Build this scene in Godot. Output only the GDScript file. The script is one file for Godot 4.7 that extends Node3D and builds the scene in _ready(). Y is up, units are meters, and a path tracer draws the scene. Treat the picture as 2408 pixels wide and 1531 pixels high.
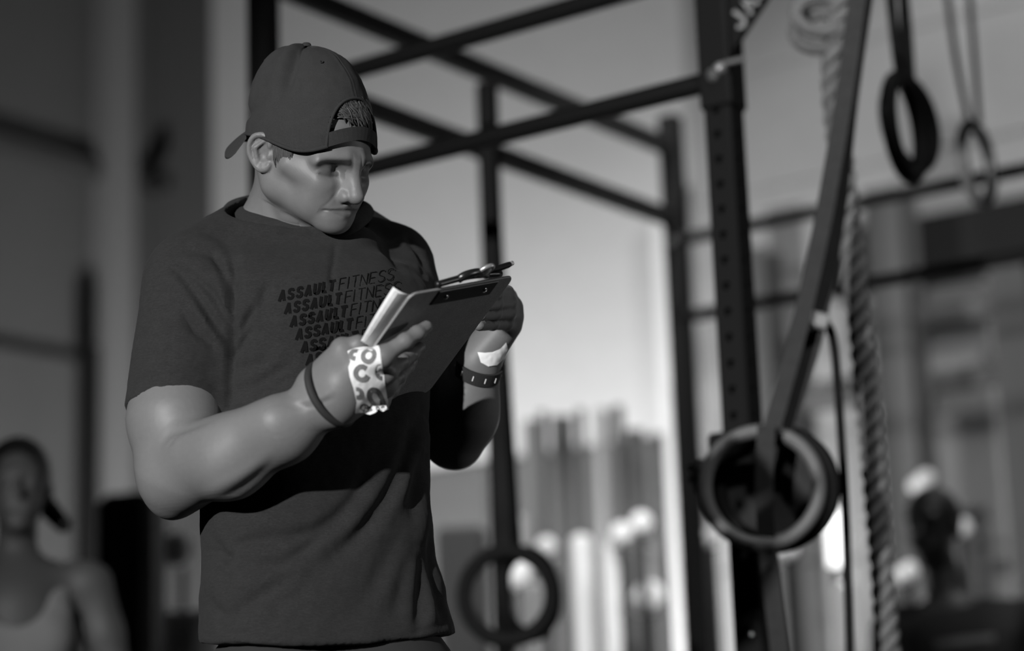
extends Node3D

# ---- frame of the photographed man: x to the camera's right, y up, z towards the camera ----
const YAW := 35.5
const PITCH := 12.3
const ROLL := -2.06
const CAM := Vector3(0, 0.77, 0)
const MAN_DISTANCE := 3.0
var tilt := Basis()
var man_base := Transform3D()
var M := {}
var used := {}
var rng := RandomNumberGenerator.new()


func _ready() -> void:
	# ------------------------------------------------------------ camera
	var cam := Camera3D.new()
	cam.name = "camera"
	tilt = Basis(Vector3.RIGHT, deg_to_rad(PITCH)) * Basis(Vector3.BACK, deg_to_rad(ROLL))
	var turn := Basis(Vector3.UP, deg_to_rad(YAW))
	cam.transform = Transform3D(turn * tilt, CAM)
	cam.fov = 2.0 * rad_to_deg(atan(765.5 / 5000.0))
	cam.near = 0.05
	cam.far = 60.0
	var lens := CameraAttributesPhysical.new()
	lens.frustum_focal_length = 12.0 / (765.5 / 5000.0)
	lens.frustum_focus_distance = 2.98
	lens.exposure_aperture = 1.75
	lens.frustum_near = 0.05
	lens.frustum_far = 60.0
	cam.attributes = lens
	add_child(cam)
	cam.current = true
	# ------------------------------------------------------------ air
	var we := WorldEnvironment.new()
	we.name = "environment"
	var env := Environment.new()
	env.background_mode = Environment.BG_COLOR
	env.background_color = Color(0.02, 0.02, 0.02)
	env.tonemap_mode = Environment.TONE_MAPPER_LINEAR
	env.tonemap_exposure = 1.0
	env.sdfgi_enabled = true
	env.ssao_enabled = true
	env.ssil_enabled = true
	we.environment = env
	add_child(we)
	man_base = Transform3D(turn, CAM * Vector3(1, 0, 1) - turn.z * MAN_DISTANCE)
	# ------------------------------------------------------------ lamps (light and fitting together)
	make_materials()
	high_bay("high_bay_lamp", "bell-shaped lamp hanging in front of the man at the left, the brightest of the lamps", man_base * Vector3(-2.35, 2.12, 4.6), man_base * Vector3(-0.25, 1.38, 0.05), 33.0, 0.06, 16.5)
	high_bay("high_bay_lamp", "added bell-shaped lamp hanging high above the climbing rope", Vector3(0.8, 5.1, -1.5), Vector3(-1.75, 1.2, -4.1), 8.0, 0.12, 15.0)  # added spot that brightens the rope and rings
	high_bay("high_bay_lamp", "added bell-shaped fill lamp hanging low to the right of the man, outside the picture", man_base * Vector3(4.4, 1.75, 0.0), man_base * Vector3(-0.1, 1.3, 0.0), 2.6, 0.12, 13.0)  # unseen fill, added for the board's back and the far arm
	high_bay("high_bay_lamp", "added bell-shaped lamp hanging over the pipes by the back wall", Vector3(-2.6, 5.3, -3.4), Vector3(-4.3, 0.7, -6.4), 30.0, 0.12, 12.0)  # extra lamp put in to brighten the white pipes
	high_bay("high_bay_lamp", "added bell-shaped lamp hanging in front of the sectional door", Vector3(-1.0, 5.4, -5.9), Vector3(-3.0, 1.9, -8.0), 12.0, 0.15, 36.0)  # added so the door at the right comes out brighter
	floor_flood("work_light", "floor-standing work light aimed up at the pale back wall", Vector3(-5.75, 0.0, -5.5), 18.0)
	build_room()
	build_rig()
	build_hanging()
	build_back_gear()
	build_others()
	build_man()
	build_clipboard()


# ================================================================ small helpers
func G(v: float) -> Color:
	return Color(v, v, v).linear_to_srgb()


func mat(v: float, rough := 0.6, metal := 0.0, spec := 0.5) -> StandardMaterial3D:
	var m := StandardMaterial3D.new()
	m.albedo_color = G(v)
	m.roughness = rough
	m.metallic = metal
	m.metallic_specular = spec
	return m


func tri(m: StandardMaterial3D, img: Image, per_metre: float, world := false) -> StandardMaterial3D:
	m.albedo_texture = ImageTexture.create_from_image(img)
	m.uv1_triplanar = true
	m.uv1_world_triplanar = world
	m.uv1_scale = Vector3.ONE * per_metre
	return m


func speckle(size: int, seed_: int, base: float, spread: float, stretch := 1) -> Image:
	# even grain; stretch > 1 draws it out along x like a knitted heather yarn
	var img := Image.create(size, size, true, Image.FORMAT_RGB8)
	var r := RandomNumberGenerator.new()
	r.seed = seed_
	var coarse := FastNoiseLite.new()
	coarse.seed = seed_
	coarse.frequency = 0.02
	for y in size:
		var x := 0
		while x < size:
			var run := 1 if stretch == 1 else r.randi_range(1, stretch)
			var v := clampf(base + r.randfn(0.0, spread) + coarse.get_noise_2d(x, y) * spread, 0.0, 1.0)
			for k in run:
				if x < size:
					img.set_pixel(x, y, Color(v, v, v))
				x += 1
	img.generate_mipmaps()
	return img


func make_materials() -> void:
	rng.seed = 7
	M.black_steel = mat(0.008, 0.5, 0.0, 0.3)
	M.dark_steel = mat(0.014, 0.5, 0.0, 0.35)
	M.mid_steel = mat(0.10, 0.5)
	M.chrome = mat(0.55, 0.25, 1.0)
	M.bolt = mat(0.5, 0.35, 0.6)
	M.strap = tri(mat(0.05, 0.9), speckle(128, 5, 0.8, 0.08), 12.0)
	M.black_strap = tri(mat(0.008, 0.9), speckle(128, 6, 0.8, 0.08), 12.0)
	M.rope = tri(mat(0.3, 0.95), speckle(256, 8, 0.75, 0.12, 6), 10.0)
	M.ring_grey = mat(0.13, 0.5)
	M.ring_black = mat(0.01, 0.7, 0.0, 0.25)
	M.ring_wood = tri(mat(0.33, 0.5), speckle(128, 9, 0.85, 0.06, 12), 8.0)
	M.rubber = mat(0.02, 0.8)
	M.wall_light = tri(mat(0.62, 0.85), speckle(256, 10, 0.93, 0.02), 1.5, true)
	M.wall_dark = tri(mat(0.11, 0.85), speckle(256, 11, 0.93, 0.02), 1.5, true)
	M.door = tri(mat(0.36, 0.7), speckle(256, 17, 0.93, 0.02), 1.5, true)
	M.wainscot = tri(mat(0.13, 0.7), speckle(256, 18, 0.9, 0.04, 8), 1.5, true)
	M.bright_gap_white = mat(0.75, 0.5)  # white of the upright that stands in for a brightly lit wall gap
	M.column_shade_grey = mat(0.09, 0.7)  # grey of the slim columns and of the strips that imitate rig shadows
	M.ceiling = mat(0.08, 0.9)
	M.floor = tri(mat(0.03, 0.85), speckle(256, 12, 0.8, 0.15), 2.0, true)
	M.girt = mat(0.22, 0.7)
	M.skin = tri(mat(0.185, 0.5, 0.0, 0.42), speckle(256, 13, 0.93, 0.025), 18.0)
	M.brow = mat(0.1, 0.8)
	M.lip = mat(0.27, 0.45)
	M.hair = mat(0.05, 0.55)
	M.shirt = tri(mat(0.0255, 0.95), speckle(512, 14, 0.80, 0.085, 9), 4.0)
	M.shirt.rim_enabled = true
	M.shirt.rim = 0.06
	M.print_ink = mat(0.008, 0.95, 0.0, 0.15)
	M.cap = tri(mat(0.032, 0.95), speckle(256, 15, 0.86, 0.05, 3), 8.0)
	M.cap_dark = mat(0.02, 0.95)
	M.shorts = mat(0.02, 0.9)
	M.band = mat(0.02, 0.8)
	M.tape = mat(0.86, 0.7)
	M.tape_dark = mat(0.18, 0.7)
	M.board = tri(mat(0.34, 0.5), speckle(256, 16, 0.88, 0.05, 3), 6.0)
	M.paper = mat(0.85, 0.8)
	M.clip = mat(0.06, 0.3, 0.7)


func numbered(called: String) -> String:
	var n: int = used.get(called, 0)
	used[called] = n + 1
	return called if n == 0 else "%s_%03d" % [called, n]


func put(o: Node3D, called: String, parent: Node = null) -> Node3D:
	if parent == null:
		o.name = numbered(called)
		add_child(o)
	else:
		o.name = called
		parent.add_child(o, true)
	return o


func tag(o: Node3D, label: String, category := "", group := "") -> Node3D:
	o.set_meta("label", label)
	if category != "":
		o.set_meta("category", category)
	if group != "":
		o.set_meta("group", group)
	return o


func thing(called: String, label: String, category: String, xf := Transform3D(), group := "") -> Node3D:
	var o := Node3D.new()
	put(o, called)
	o.transform = xf
	return tag(o, label, category, group)


func solid(mesh: Mesh, m: Material, called: String, parent: Node = null, xf := Transform3D()) -> MeshInstance3D:
	var o := MeshInstance3D.new()
	o.mesh = mesh
	o.material_override = m
	put(o, called, parent)
	o.transform = xf
	return o


func structure(o: Node3D) -> Node3D:
	o.set_meta("kind", "structure")
	return o


# a point of the man's frame that the photograph shows at pixel (px, py) when it lies z towards the camera
func P(px: float, py: float, z: float) -> Vector3:
	var r := tilt * Vector3((px - 1204.0) / 5000.0, -(py - 765.5) / 5000.0, -1.0)
	var c := Vector3(0, CAM.y, MAN_DISTANCE)
	return c + r * ((z - c.z) / r.z)


# a point of the world at a pixel and a depth along the optical axis
func at(px: float, py: float, depth: float) -> Vector3:
	var b := Basis(Vector3.UP, deg_to_rad(YAW)) * tilt
	return CAM + b * Vector3((px - 1204.0) / 5000.0, -(py - 765.5) / 5000.0, -1.0) * depth


# ================================================================ mesh builders
func arrays(v: PackedVector3Array, n: PackedVector3Array, ix: PackedInt32Array) -> ArrayMesh:
	var a := []
	a.resize(Mesh.ARRAY_MAX)
	a[Mesh.ARRAY_VERTEX] = v
	a[Mesh.ARRAY_NORMAL] = n
	a[Mesh.ARRAY_INDEX] = ix
	var m := ArrayMesh.new()
	m.add_surface_from_arrays(Mesh.PRIMITIVE_TRIANGLES, a)
	return m


func smooth_mesh(v: PackedVector3Array, ix: PackedInt32Array) -> ArrayMesh:
	return arrays(v, normals_of(v, ix), ix)


func normals_of(v: PackedVector3Array, ix: PackedInt32Array) -> PackedVector3Array:
	var n := PackedVector3Array()
	n.resize(v.size())
	for t in range(0, ix.size(), 3):
		var a := ix[t]
		var b := ix[t + 1]
		var c := ix[t + 2]
		var f := (v[c] - v[a]).cross(v[b] - v[a])
		n[a] += f
		n[b] += f
		n[c] += f
	for i in n.size():
		n[i] = n[i].normalized()
	return n


# box with chamfered edges, flat shaded
func box_mesh(size: Vector3, bevel := 0.004) -> ArrayMesh:
	var st := SurfaceTool.new()
	st.begin(Mesh.PRIMITIVE_TRIANGLES)
	add_box(st, Transform3D(), size, bevel)
	return st.commit()


func quad(st: SurfaceTool, a: Vector3, b: Vector3, c: Vector3, d: Vector3, out: Vector3) -> void:
	var n := (c - a).cross(b - a)
	if n.dot(out) < 0.0:
		var t := b
		b = d
		d = t
		n = -n
	st.set_normal(n.normalized())
	for p in [a, b, c, a, c, d]:
		st.add_vertex(p)


func tri3(st: SurfaceTool, a: Vector3, b: Vector3, c: Vector3, out: Vector3) -> void:
	var n := (c - a).cross(b - a)
	if n.dot(out) < 0.0:
		var t := b
		b = c
		c = t
		n = -n
	st.set_normal(n.normalized())
	for p in [a, b, c]:
		st.add_vertex(p)


func add_box(st: SurfaceTool, xf: Transform3D, size: Vector3, bevel := 0.004) -> void:
	var h := size / 2.0
	var b := minf(bevel, minf(h.x, minf(h.y, h.z)) * 0.9)
	for ax in 3:
		var u := (ax + 1) % 3
		var w := (ax + 2) % 3
		for s in [-1.0, 1.0]:
			var c := []
			for k in [[-1.0, -1.0], [1.0, -1.0], [1.0, 1.0], [-1.0, 1.0]]:
				var p := Vector3()
				p[ax] = s * h[ax]
				p[u] = k[0] * (h[u] - b)
				p[w] = k[1] * (h[w] - b)
				c.append(xf * p)
			var o := Vector3()
			o[ax] = s
			quad(st, c[0], c[1], c[2], c[3], xf.basis * o)
		if b <= 0.0:
			continue
		for s in [-1.0, 1.0]:
			for t in [-1.0, 1.0]:
				var e := []
				for k in [-1.0, 1.0]:
					for j in 2:
						var p := Vector3()
						p[ax] = k * (h[ax] - b)
						p[u] = s * (h[u] - (b if j == 0 else 0.0))
						p[w] = t * (h[w] - (0.0 if j == 0 else b))
						e.append(xf * p)
				var o := Vector3()
				o[u] = s
				o[w] = t
				quad(st, e[0], e[1], e[3], e[2], xf.basis * o)
	if b > 0.0:
		for sx in [-1.0, 1.0]:
			for sy in [-1.0, 1.0]:
				for sz in [-1.0, 1.0]:
					var s := Vector3(sx, sy, sz)
					tri3(st, xf * (s * Vector3(h.x, h.y - b, h.z - b)), xf * (s * Vector3(h.x - b, h.y, h.z - b)), xf * (s * Vector3(h.x - b, h.y - b, h.z)), xf.basis * s)


# tube along points, radius per point, capped with domes
func tube(pts: Array, radii: Array, sides := 14, closed := false, flat := 1.0, up_hint := Vector3.UP) -> ArrayMesh:
	var v := PackedVector3Array()
	var ix := PackedInt32Array()
	tube_into(v, ix, pts, radii, sides, closed, flat, up_hint)
	return smooth_mesh(v, ix)


func tube_into(v: PackedVector3Array, ix: PackedInt32Array, pts: Array, radii: Array, sides := 14, closed := false, flat := 1.0, up_hint := Vector3.UP) -> void:
	var base := v.size()
	var n := pts.size()
	var side := Vector3()
	for i in n:
		var t: Vector3
		if closed:
			t = pts[(i + 1) % n] - pts[(i + n - 1) % n]
		else:
			t = pts[mini(i + 1, n - 1)] - pts[maxi(i - 1, 0)]
		t = t.normalized()
		if i == 0:
			side = t.cross(up_hint)
			if side.length() < 0.05:
				side = t.cross(Vector3(0.3, 0.2, 0.9))
		side = (side - t * side.dot(t)).normalized()
		var up := side.cross(t)
		var r: float = radii[mini(i, radii.size() - 1)]
		for k in sides:
			var a := TAU * k / sides
			v.append(pts[i] + side * (cos(a) * r) + up * (sin(a) * r * flat))
	var segs := n if closed else n - 1
	for i in segs:
		for k in sides:
			var a := base + i * sides + k
			var b := base + i * sides + (k + 1) % sides
			var c := base + ((i + 1) % n) * sides + k
			var d := base + ((i + 1) % n) * sides + (k + 1) % sides
			ix.append_array([a, b, c, b, d, c])
	if not closed:
		for e in 2:
			var row := base + (0 if e == 0 else (n - 1) * sides)
			var tip: Vector3 = pts[0 if e == 0 else n - 1]
			var away: Vector3 = (pts[0] - pts[1] if e == 0 else pts[n - 1] - pts[n - 2]).normalized()
			v.append(tip + away * float(radii[0 if e == 0 else mini(n - 1, radii.size() - 1)]) * 0.35 * flat)
			for k in sides:
				var a := row + k
				var b := row + (k + 1) % sides
				ix.append_array([v.size() - 1, b, a] if e == 0 else [v.size() - 1, a, b])


# flat band of given width along points; across = direction of the width at each point
func band(pts: Array, across: Array, width: float, thick: float) -> ArrayMesh:
	var st := SurfaceTool.new()
	st.begin(Mesh.PRIMITIVE_TRIANGLES)
	for i in pts.size() - 1:
		var c := []
		for j in 2:
			var t: Vector3 = (pts[mini(i + j + 1, pts.size() - 1)] - pts[maxi(i + j - 1, 0)]).normalized()
			var w: Vector3 = across[mini(i + j, across.size() - 1)]
			w = (w - t * w.dot(t)).normalized()
			var n := w.cross(t)
			for s in [[1, 1], [-1, 1], [-1, -1], [1, -1]]:
				c.append(pts[i + j] + w * (s[0] * width / 2.0) + n * (s[1] * thick / 2.0))
		var mid: Vector3 = (pts[i] + pts[i + 1]) / 2.0
		for k in 4:
			var k2 := (k + 1) % 4
			quad(st, c[k], c[k2], c[4 + k2], c[4 + k], (c[k] + c[k2] + c[4 + k2] + c[4 + k]) / 4.0 - mid)
		if i == 0:
			quad(st, c[0], c[1], c[2], c[3], pts[0] - pts[1])
		if i == pts.size() - 2:
			quad(st, c[4], c[5], c[6], c[7], pts[i + 1] - pts[i])
	return st.commit()


func lathe(profile: Array, sides := 32) -> ArrayMesh:
	# profile: Vector2(radius, height) from top to bottom
	var v := PackedVector3Array()
	var ix := PackedInt32Array()
	for p in profile:
		for k in sides:
			var a := TAU * k / sides
			v.append(Vector3(cos(a) * p.x, p.y, sin(a) * p.x))
	for i in profile.size() - 1:
		for k in sides:
			var a := i * sides + k
			var b := i * sides + (k + 1) % sides
			ix.append_array([a, a + sides, b, b, a + sides, b + sides])
	return smooth_mesh(v, ix)


func spline(pts: Array, per := 8, closed := false) -> Array:
	var out := []
	var n := pts.size()
	var segs := n if closed else n - 1
	for i in segs:
		var p0 = pts[(i - 1 + n) % n] if closed else pts[maxi(i - 1, 0)]
		var p1 = pts[i]
		var p2 = pts[(i + 1) % n]
		var p3 = pts[(i + 2) % n] if closed else pts[mini(i + 2, n - 1)]
		for k in per:
			var t := float(k) / per
			out.append(0.5 * ((2.0 * p1) + (p2 - p0) * t + (2.0 * p0 - 5.0 * p1 + 4.0 * p2 - p3) * t * t + (3.0 * p1 - p0 - 3.0 * p2 + p3) * t * t * t))
	if not closed:
		out.append(pts[n - 1])
	return out


func between(a: Vector3, b: Vector3) -> Transform3D:
	# frame with y along a-b, origin at the middle
	var y := (b - a).normalized()
	var x := y.cross(Vector3.BACK)
	if x.length() < 0.01:
		x = y.cross(Vector3.RIGHT)
	x = x.normalized()
	return Transform3D(Basis(x, y, x.cross(y)), (a + b) / 2.0)
# ================================================================ lamps
func high_bay(called: String, label: String, where: Vector3, aim: Vector3, energy: float, radius: float, cone: float) -> void:
	var d := (aim - where).normalized()
	var x := d.cross(Vector3.RIGHT).normalized()
	var o := thing(called, label, "lamp", Transform3D(Basis(x, -d, x.cross(-d)), where), "high bay lamps")
	solid(lathe([Vector2(0.001, 0.34), Vector2(0.07, 0.335), Vector2(0.085, 0.2), Vector2(0.1, 0.17), Vector2(0.2, 0.03), Vector2(0.215, -0.02), Vector2(0.205, -0.02), Vector2(0.19, 0.03), Vector2(0.09, 0.165), Vector2(0.001, 0.17)], 36), M.mid_steel, "reflector", o)
	var glow := mat(0.8)
	glow.emission_enabled = true
	glow.emission = Color.WHITE
	glow.emission_energy_multiplier = 3.0
	solid(lathe([Vector2(0.001, 0.10), Vector2(0.05, 0.095), Vector2(0.07, 0.06), Vector2(0.06, 0.03), Vector2(0.001, 0.015)], 24), glow, "bulb", o)
	var hook := o.transform.affine_inverse().basis * Vector3.UP
	solid(tube([Vector3(0, 0.33, 0), Vector3(0, 0.37, 0) + hook * 0.05, Vector3(0, 0.37, 0) + hook * (6.0 - where.y - 0.37 * (o.basis.y.y))], [0.008], 8), M.dark_steel, "hanger", o)
	var l := SpotLight3D.new()
	l.light_energy = energy
	l.spot_angle = cone
	l.spot_angle_attenuation = 0.5
	l.spot_range = 30.0
	l.spot_attenuation = 2.0
	l.light_size = radius
	l.shadow_enabled = true
	put(l, "spot", o)
	l.transform = Transform3D(Basis(Vector3.RIGHT, -PI / 2.0), Vector3(0, -0.03, 0))


func floor_flood(called: String, label: String, where: Vector3, energy: float) -> void:
	var o := thing(called, label, "lamp", Transform3D(Basis(), where))
	var head := Transform3D(Basis(Vector3.RIGHT, deg_to_rad(24.0)), Vector3(0, 0.36, 0))
	solid(box_mesh(Vector3(0.34, 0.24, 0.1), 0.015), M.dark_steel, "housing", o, head)
	var glow := mat(0.8)
	glow.emission_enabled = true
	glow.emission = Color.WHITE
	glow.emission_energy_multiplier = 2.0
	solid(box_mesh(Vector3(0.3, 0.2, 0.006), 0.002), glow, "lens", o, head * Transform3D(Basis(), Vector3(0, 0, -0.054)))
	solid(tube([Vector3(-0.2, 0.36, 0), Vector3(-0.2, 0.02, 0), Vector3(0.2, 0.02, 0), Vector3(0.2, 0.36, 0)], [0.012], 10), M.dark_steel, "yoke", o)
	for s in [-1.0, 1.0]:
		solid(tube([Vector3(0.18 * s, 0.012, -0.16), Vector3(0.18 * s, 0.012, 0.16)], [0.012], 10), M.dark_steel, "foot", o)
	var l := AreaLight3D.new()
	l.area_size = Vector2(0.3, 0.2)
	l.light_energy = energy
	l.area_range = 20.0
	l.area_attenuation = 2.0
	l.shadow_enabled = true
	put(l, "panel_light", o)
	l.transform = head * Transform3D(Basis(), Vector3(0, 0, -0.066))


# ================================================================ room
const WL := -7.96
const WB := -8.0

func slab(called: String, lo: Vector3, hi: Vector3, m: Material) -> MeshInstance3D:
	var o := solid(box_mesh(hi - lo, 0.0), m, called, null, Transform3D(Basis(), (lo + hi) / 2.0))
	structure(o)
	return o


func build_room() -> void:
	tag(slab("floor", Vector3(WL - 0.3, -0.2, WB - 0.3), Vector3(6.3, 0.0, 6.3), M.floor), "black rubber gym floor")
	tag(slab("ceiling", Vector3(WL - 0.3, 6.0, WB - 0.3), Vector3(6.3, 6.2, 6.3), M.ceiling), "dark ceiling high above the gym")
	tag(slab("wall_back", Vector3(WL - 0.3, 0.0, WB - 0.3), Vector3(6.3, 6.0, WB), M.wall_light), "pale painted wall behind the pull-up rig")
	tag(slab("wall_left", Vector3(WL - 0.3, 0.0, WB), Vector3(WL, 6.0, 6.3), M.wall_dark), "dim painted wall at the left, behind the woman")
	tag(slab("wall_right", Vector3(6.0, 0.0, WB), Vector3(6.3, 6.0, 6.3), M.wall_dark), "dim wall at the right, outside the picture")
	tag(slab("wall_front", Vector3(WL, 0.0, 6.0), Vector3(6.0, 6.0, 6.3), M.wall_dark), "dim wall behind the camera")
	# wide sectional door in the right part of the back wall
	var door := thing("door_1", "wide grey sectional door right of the bright stretch of wall", "door", Transform3D(Basis(), Vector3(0, 0, WB)))
	structure(door)
	for k in 9:
		solid(box_mesh(Vector3(9.0, 0.545, 0.05), 0.008), M.door, "door_panel", door, Transform3D(Basis(), Vector3(-0.16, 0.275 + 0.55 * k, 0.03)))
	# plywood wainscot along the bright stretch, and a white upright added for a bright wall gap
	var low := thing("trim_1", "dim plywood panels along the foot of the bright wall", "panelling", Transform3D(Basis(), Vector3(WL, 0, WB)))
	structure(low)
	for k in 3:
		solid(box_mesh(Vector3(0.99, 2.28, 0.02), 0.004), M.wainscot, "plywood_panel", low, Transform3D(Basis(), Vector3(0.55 + 0.5 + k * 1.0 - 0.45, 1.14, 0.012)))
	structure(tag(solid(box_mesh(Vector3(0.13, 3.3, 0.09), 0.01), M.bright_gap_white, "trim_2", null, Transform3D(Basis(), Vector3(-4.79, 1.65, WB + 0.046))), "added white upright standing in for a bright gap of wall"))
	# steel frame of the hall, seen soft behind the rig, with strips for rig shadows
	var o := thing("column_or_shade", "dark steel column against the left wall, a brace meeting it near its top", "column", Transform3D(Basis(), Vector3(WL + 0.09, 0, -7.5)))
	h_column(o, 6.0, M.girt)
	var o2 := thing("column_or_shade", "grey steel column in the far corner beside the pale wall", "column", Transform3D(Basis(), Vector3(WL + 0.25, 0, WB + 0.09)))
	h_column(o2, 6.0, M.mid_steel)
	var o3 := thing("column_or_shade", "dark upright strip standing in for a rig post shadow, behind the dark gym rings", "column", Transform3D(Basis(), Vector3(-3.63, 0, WB + 0.21)))  # upright strip in place of a rig post's shadow
	h_column(o3, 3.12, M.column_shade_grey)
	var o4 := thing("column_or_shade", "slim grey column on the sectional door, just right of the near rig post", "column", Transform3D(Basis(), Vector3(-4.3, 0, WB + 0.14)))
	h_column(o4, 3.0, M.column_shade_grey)
	var o5 := thing("column_or_shade", "grey column on the sectional door at the right edge, behind the man in black", "column", Transform3D(Basis(), Vector3(-3.12, 0, WB + 0.21)))
	h_column(o5, 2.7, M.column_shade_grey)
	var g := thing("wall_rail_or_shade", "dark rail running along the left wall above head height", "rail", Transform3D(Basis(), Vector3(WL + 0.05, 3.985, -4.0)))
	solid(box_mesh(Vector3(0.08, 0.1, 7.4), 0.01), mat(0.05, 0.8), "rail_or_shade_bar", g)
	solid(lathe([Vector2(0.001, 0.06), Vector2(0.055, 0.055), Vector2(0.06, 0.0), Vector2(0.055, -0.055), Vector2(0.001, -0.06)], 20), M.dark_steel, "end_knob", g, Transform3D(Basis(Vector3.FORWARD, PI / 2.0), Vector3(0.09, 0.0, -3.76)))
	for r in [[2.87, 0.30, -3.95, M.dark_steel, "widest dark strip standing in for a shadow on the back wall, at the right edge"], [2.60, 0.10, -3.9, M.column_shade_grey, "middle grey strip standing in for a rig bar shadow, behind the twisted rope"], [2.32, 0.09, -4.3, M.column_shade_grey, "lowest grey strip standing in for a rig bar shadow, behind the twisted rope"]]:  # dark strips in place of the shadows cast by the rig bars
		var t := thing("wall_rail_or_shade", r[4], "rail", Transform3D(Basis(), Vector3((r[2] + 5.0) / 2.0, r[0], WB + 0.09)))
		solid(box_mesh(Vector3(5.0 - r[2], r[1], 0.05), 0.008), r[3], "rail_or_shade_bar", t)
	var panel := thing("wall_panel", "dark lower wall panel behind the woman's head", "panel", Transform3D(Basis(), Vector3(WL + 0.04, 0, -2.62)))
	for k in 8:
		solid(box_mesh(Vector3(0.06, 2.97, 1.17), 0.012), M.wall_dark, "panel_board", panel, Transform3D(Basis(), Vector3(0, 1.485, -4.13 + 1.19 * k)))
	var pole := thing("floor_pole", "thin black pole standing behind the woman's shoulder", "pole", Transform3D(Basis(), Vector3(-7.62, 0, -7.11)))
	solid(tube([Vector3(0, 0.0, 0), Vector3(0, 2.96, 0)], [0.05], 12), M.black_steel, "tube", pole)
	solid(lathe([Vector2(0.001, 0.03), Vector2(0.1, 0.025), Vector2(0.11, 0.0)], 20), M.black_steel, "base", pole)


func h_column(o: Node3D, tall: float, m: Material) -> void:
	solid(box_mesh(Vector3(0.16, tall, 0.016), 0.003), m, "flange", o, Transform3D(Basis(), Vector3(0, tall / 2.0, 0.075)))
	solid(box_mesh(Vector3(0.16, tall, 0.016), 0.003), m, "flange", o, Transform3D(Basis(), Vector3(0, tall / 2.0, -0.075)))
	solid(box_mesh(Vector3(0.012, tall, 0.134), 0.0), m, "web", o, Transform3D(Basis(), Vector3(0, tall / 2.0, 0)))
# ================================================================ pull-up rig: square posts on a 4 by 6 foot plan
const AX := -1.976
const BX := -3.192
const NZ := -3.515
const FZ := -5.342

func holed_face(st: SurfaceTool, xf: Transform3D, wide: float, from: float, to: float, pitch_: float, r: float, depth: float) -> void:
	# face in the x-y plane of xf, looking along +z, with a row of round holes that go in by depth
	var y := from
	var n := 16
	while y < to - 1e-4:
		var c := Vector3(0, y + pitch_ / 2.0, 0)
		for k in n:
			var a := TAU * k / n
			var b := TAU * (k + 1) / n
			var p := c + Vector3(cos(a), sin(a), 0) * r
			var q := c + Vector3(cos(b), sin(b), 0) * r
			quad(st, xf * p, xf * q, xf * rim_point(c, b, wide, pitch_), xf * rim_point(c, a, wide, pitch_), xf.basis.z)
			quad(st, xf * p, xf * q, xf * (q + Vector3(0, 0, -depth)), xf * (p + Vector3(0, 0, -depth)), xf.basis * (c - p))
			tri3(st, xf * (p + Vector3(0, 0, -depth)), xf * (q + Vector3(0, 0, -depth)), xf * (c + Vector3(0, 0, -depth)), xf.basis.z)
		y += pitch_


func rim_point(c: Vector3, a: float, wide: float, tall: float) -> Vector3:
	var d := Vector2(cos(a), sin(a))
	var s := minf(wide / 2.0 / maxf(absf(d.x), 1e-6), tall / 2.0 / maxf(absf(d.y), 1e-6))
	# corners of the square are reached exactly: snap the nearest direction
	var p := d * s
	for cx in [-1.0, 1.0]:
		for cy in [-1.0, 1.0]:
			var q := Vector2(cx * wide / 2.0, cy * tall / 2.0)
			if absf(angle_difference(q.angle(), d.angle())) < TAU / 32.0 - 1e-4:
				p = q
	return c + Vector3(p.x, p.y, 0)


func post_mesh(side: float, tall: float, holes: bool) -> ArrayMesh:
	if not holes:
		return box_mesh(Vector3(side, tall, side), 0.006)
	var st := SurfaceTool.new()
	st.begin(Mesh.PRIMITIVE_TRIANGLES)
	var h := side / 2.0
	var b := 0.005
	var p := 0.0508
	var n := int(tall / p)
	for k in 4:
		var t := Basis(Vector3.UP, PI / 2.0 * k)
		holed_face(st, Transform3D(t, t * Vector3(0, -tall / 2.0, h)), side - 2.0 * b, 0.0, n * p, p, 0.0085 if k % 2 == 0 else 0.0075, 0.02)
		var c := [t * Vector3(h - b, -tall / 2.0, h), t * Vector3(h, -tall / 2.0, h - b)]
		quad(st, c[0], c[1], c[1] + Vector3(0, tall, 0), c[0] + Vector3(0, tall, 0), t * Vector3(1, 0, 1))
	for s in [-1.0, 1.0]:
		quad(st, Vector3(-h, s * tall / 2.0, -h), Vector3(h, s * tall / 2.0, -h), Vector3(h, s * tall / 2.0, h), Vector3(-h, s * tall / 2.0, h), Vector3(0, s, 0))
	return st.commit()


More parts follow.
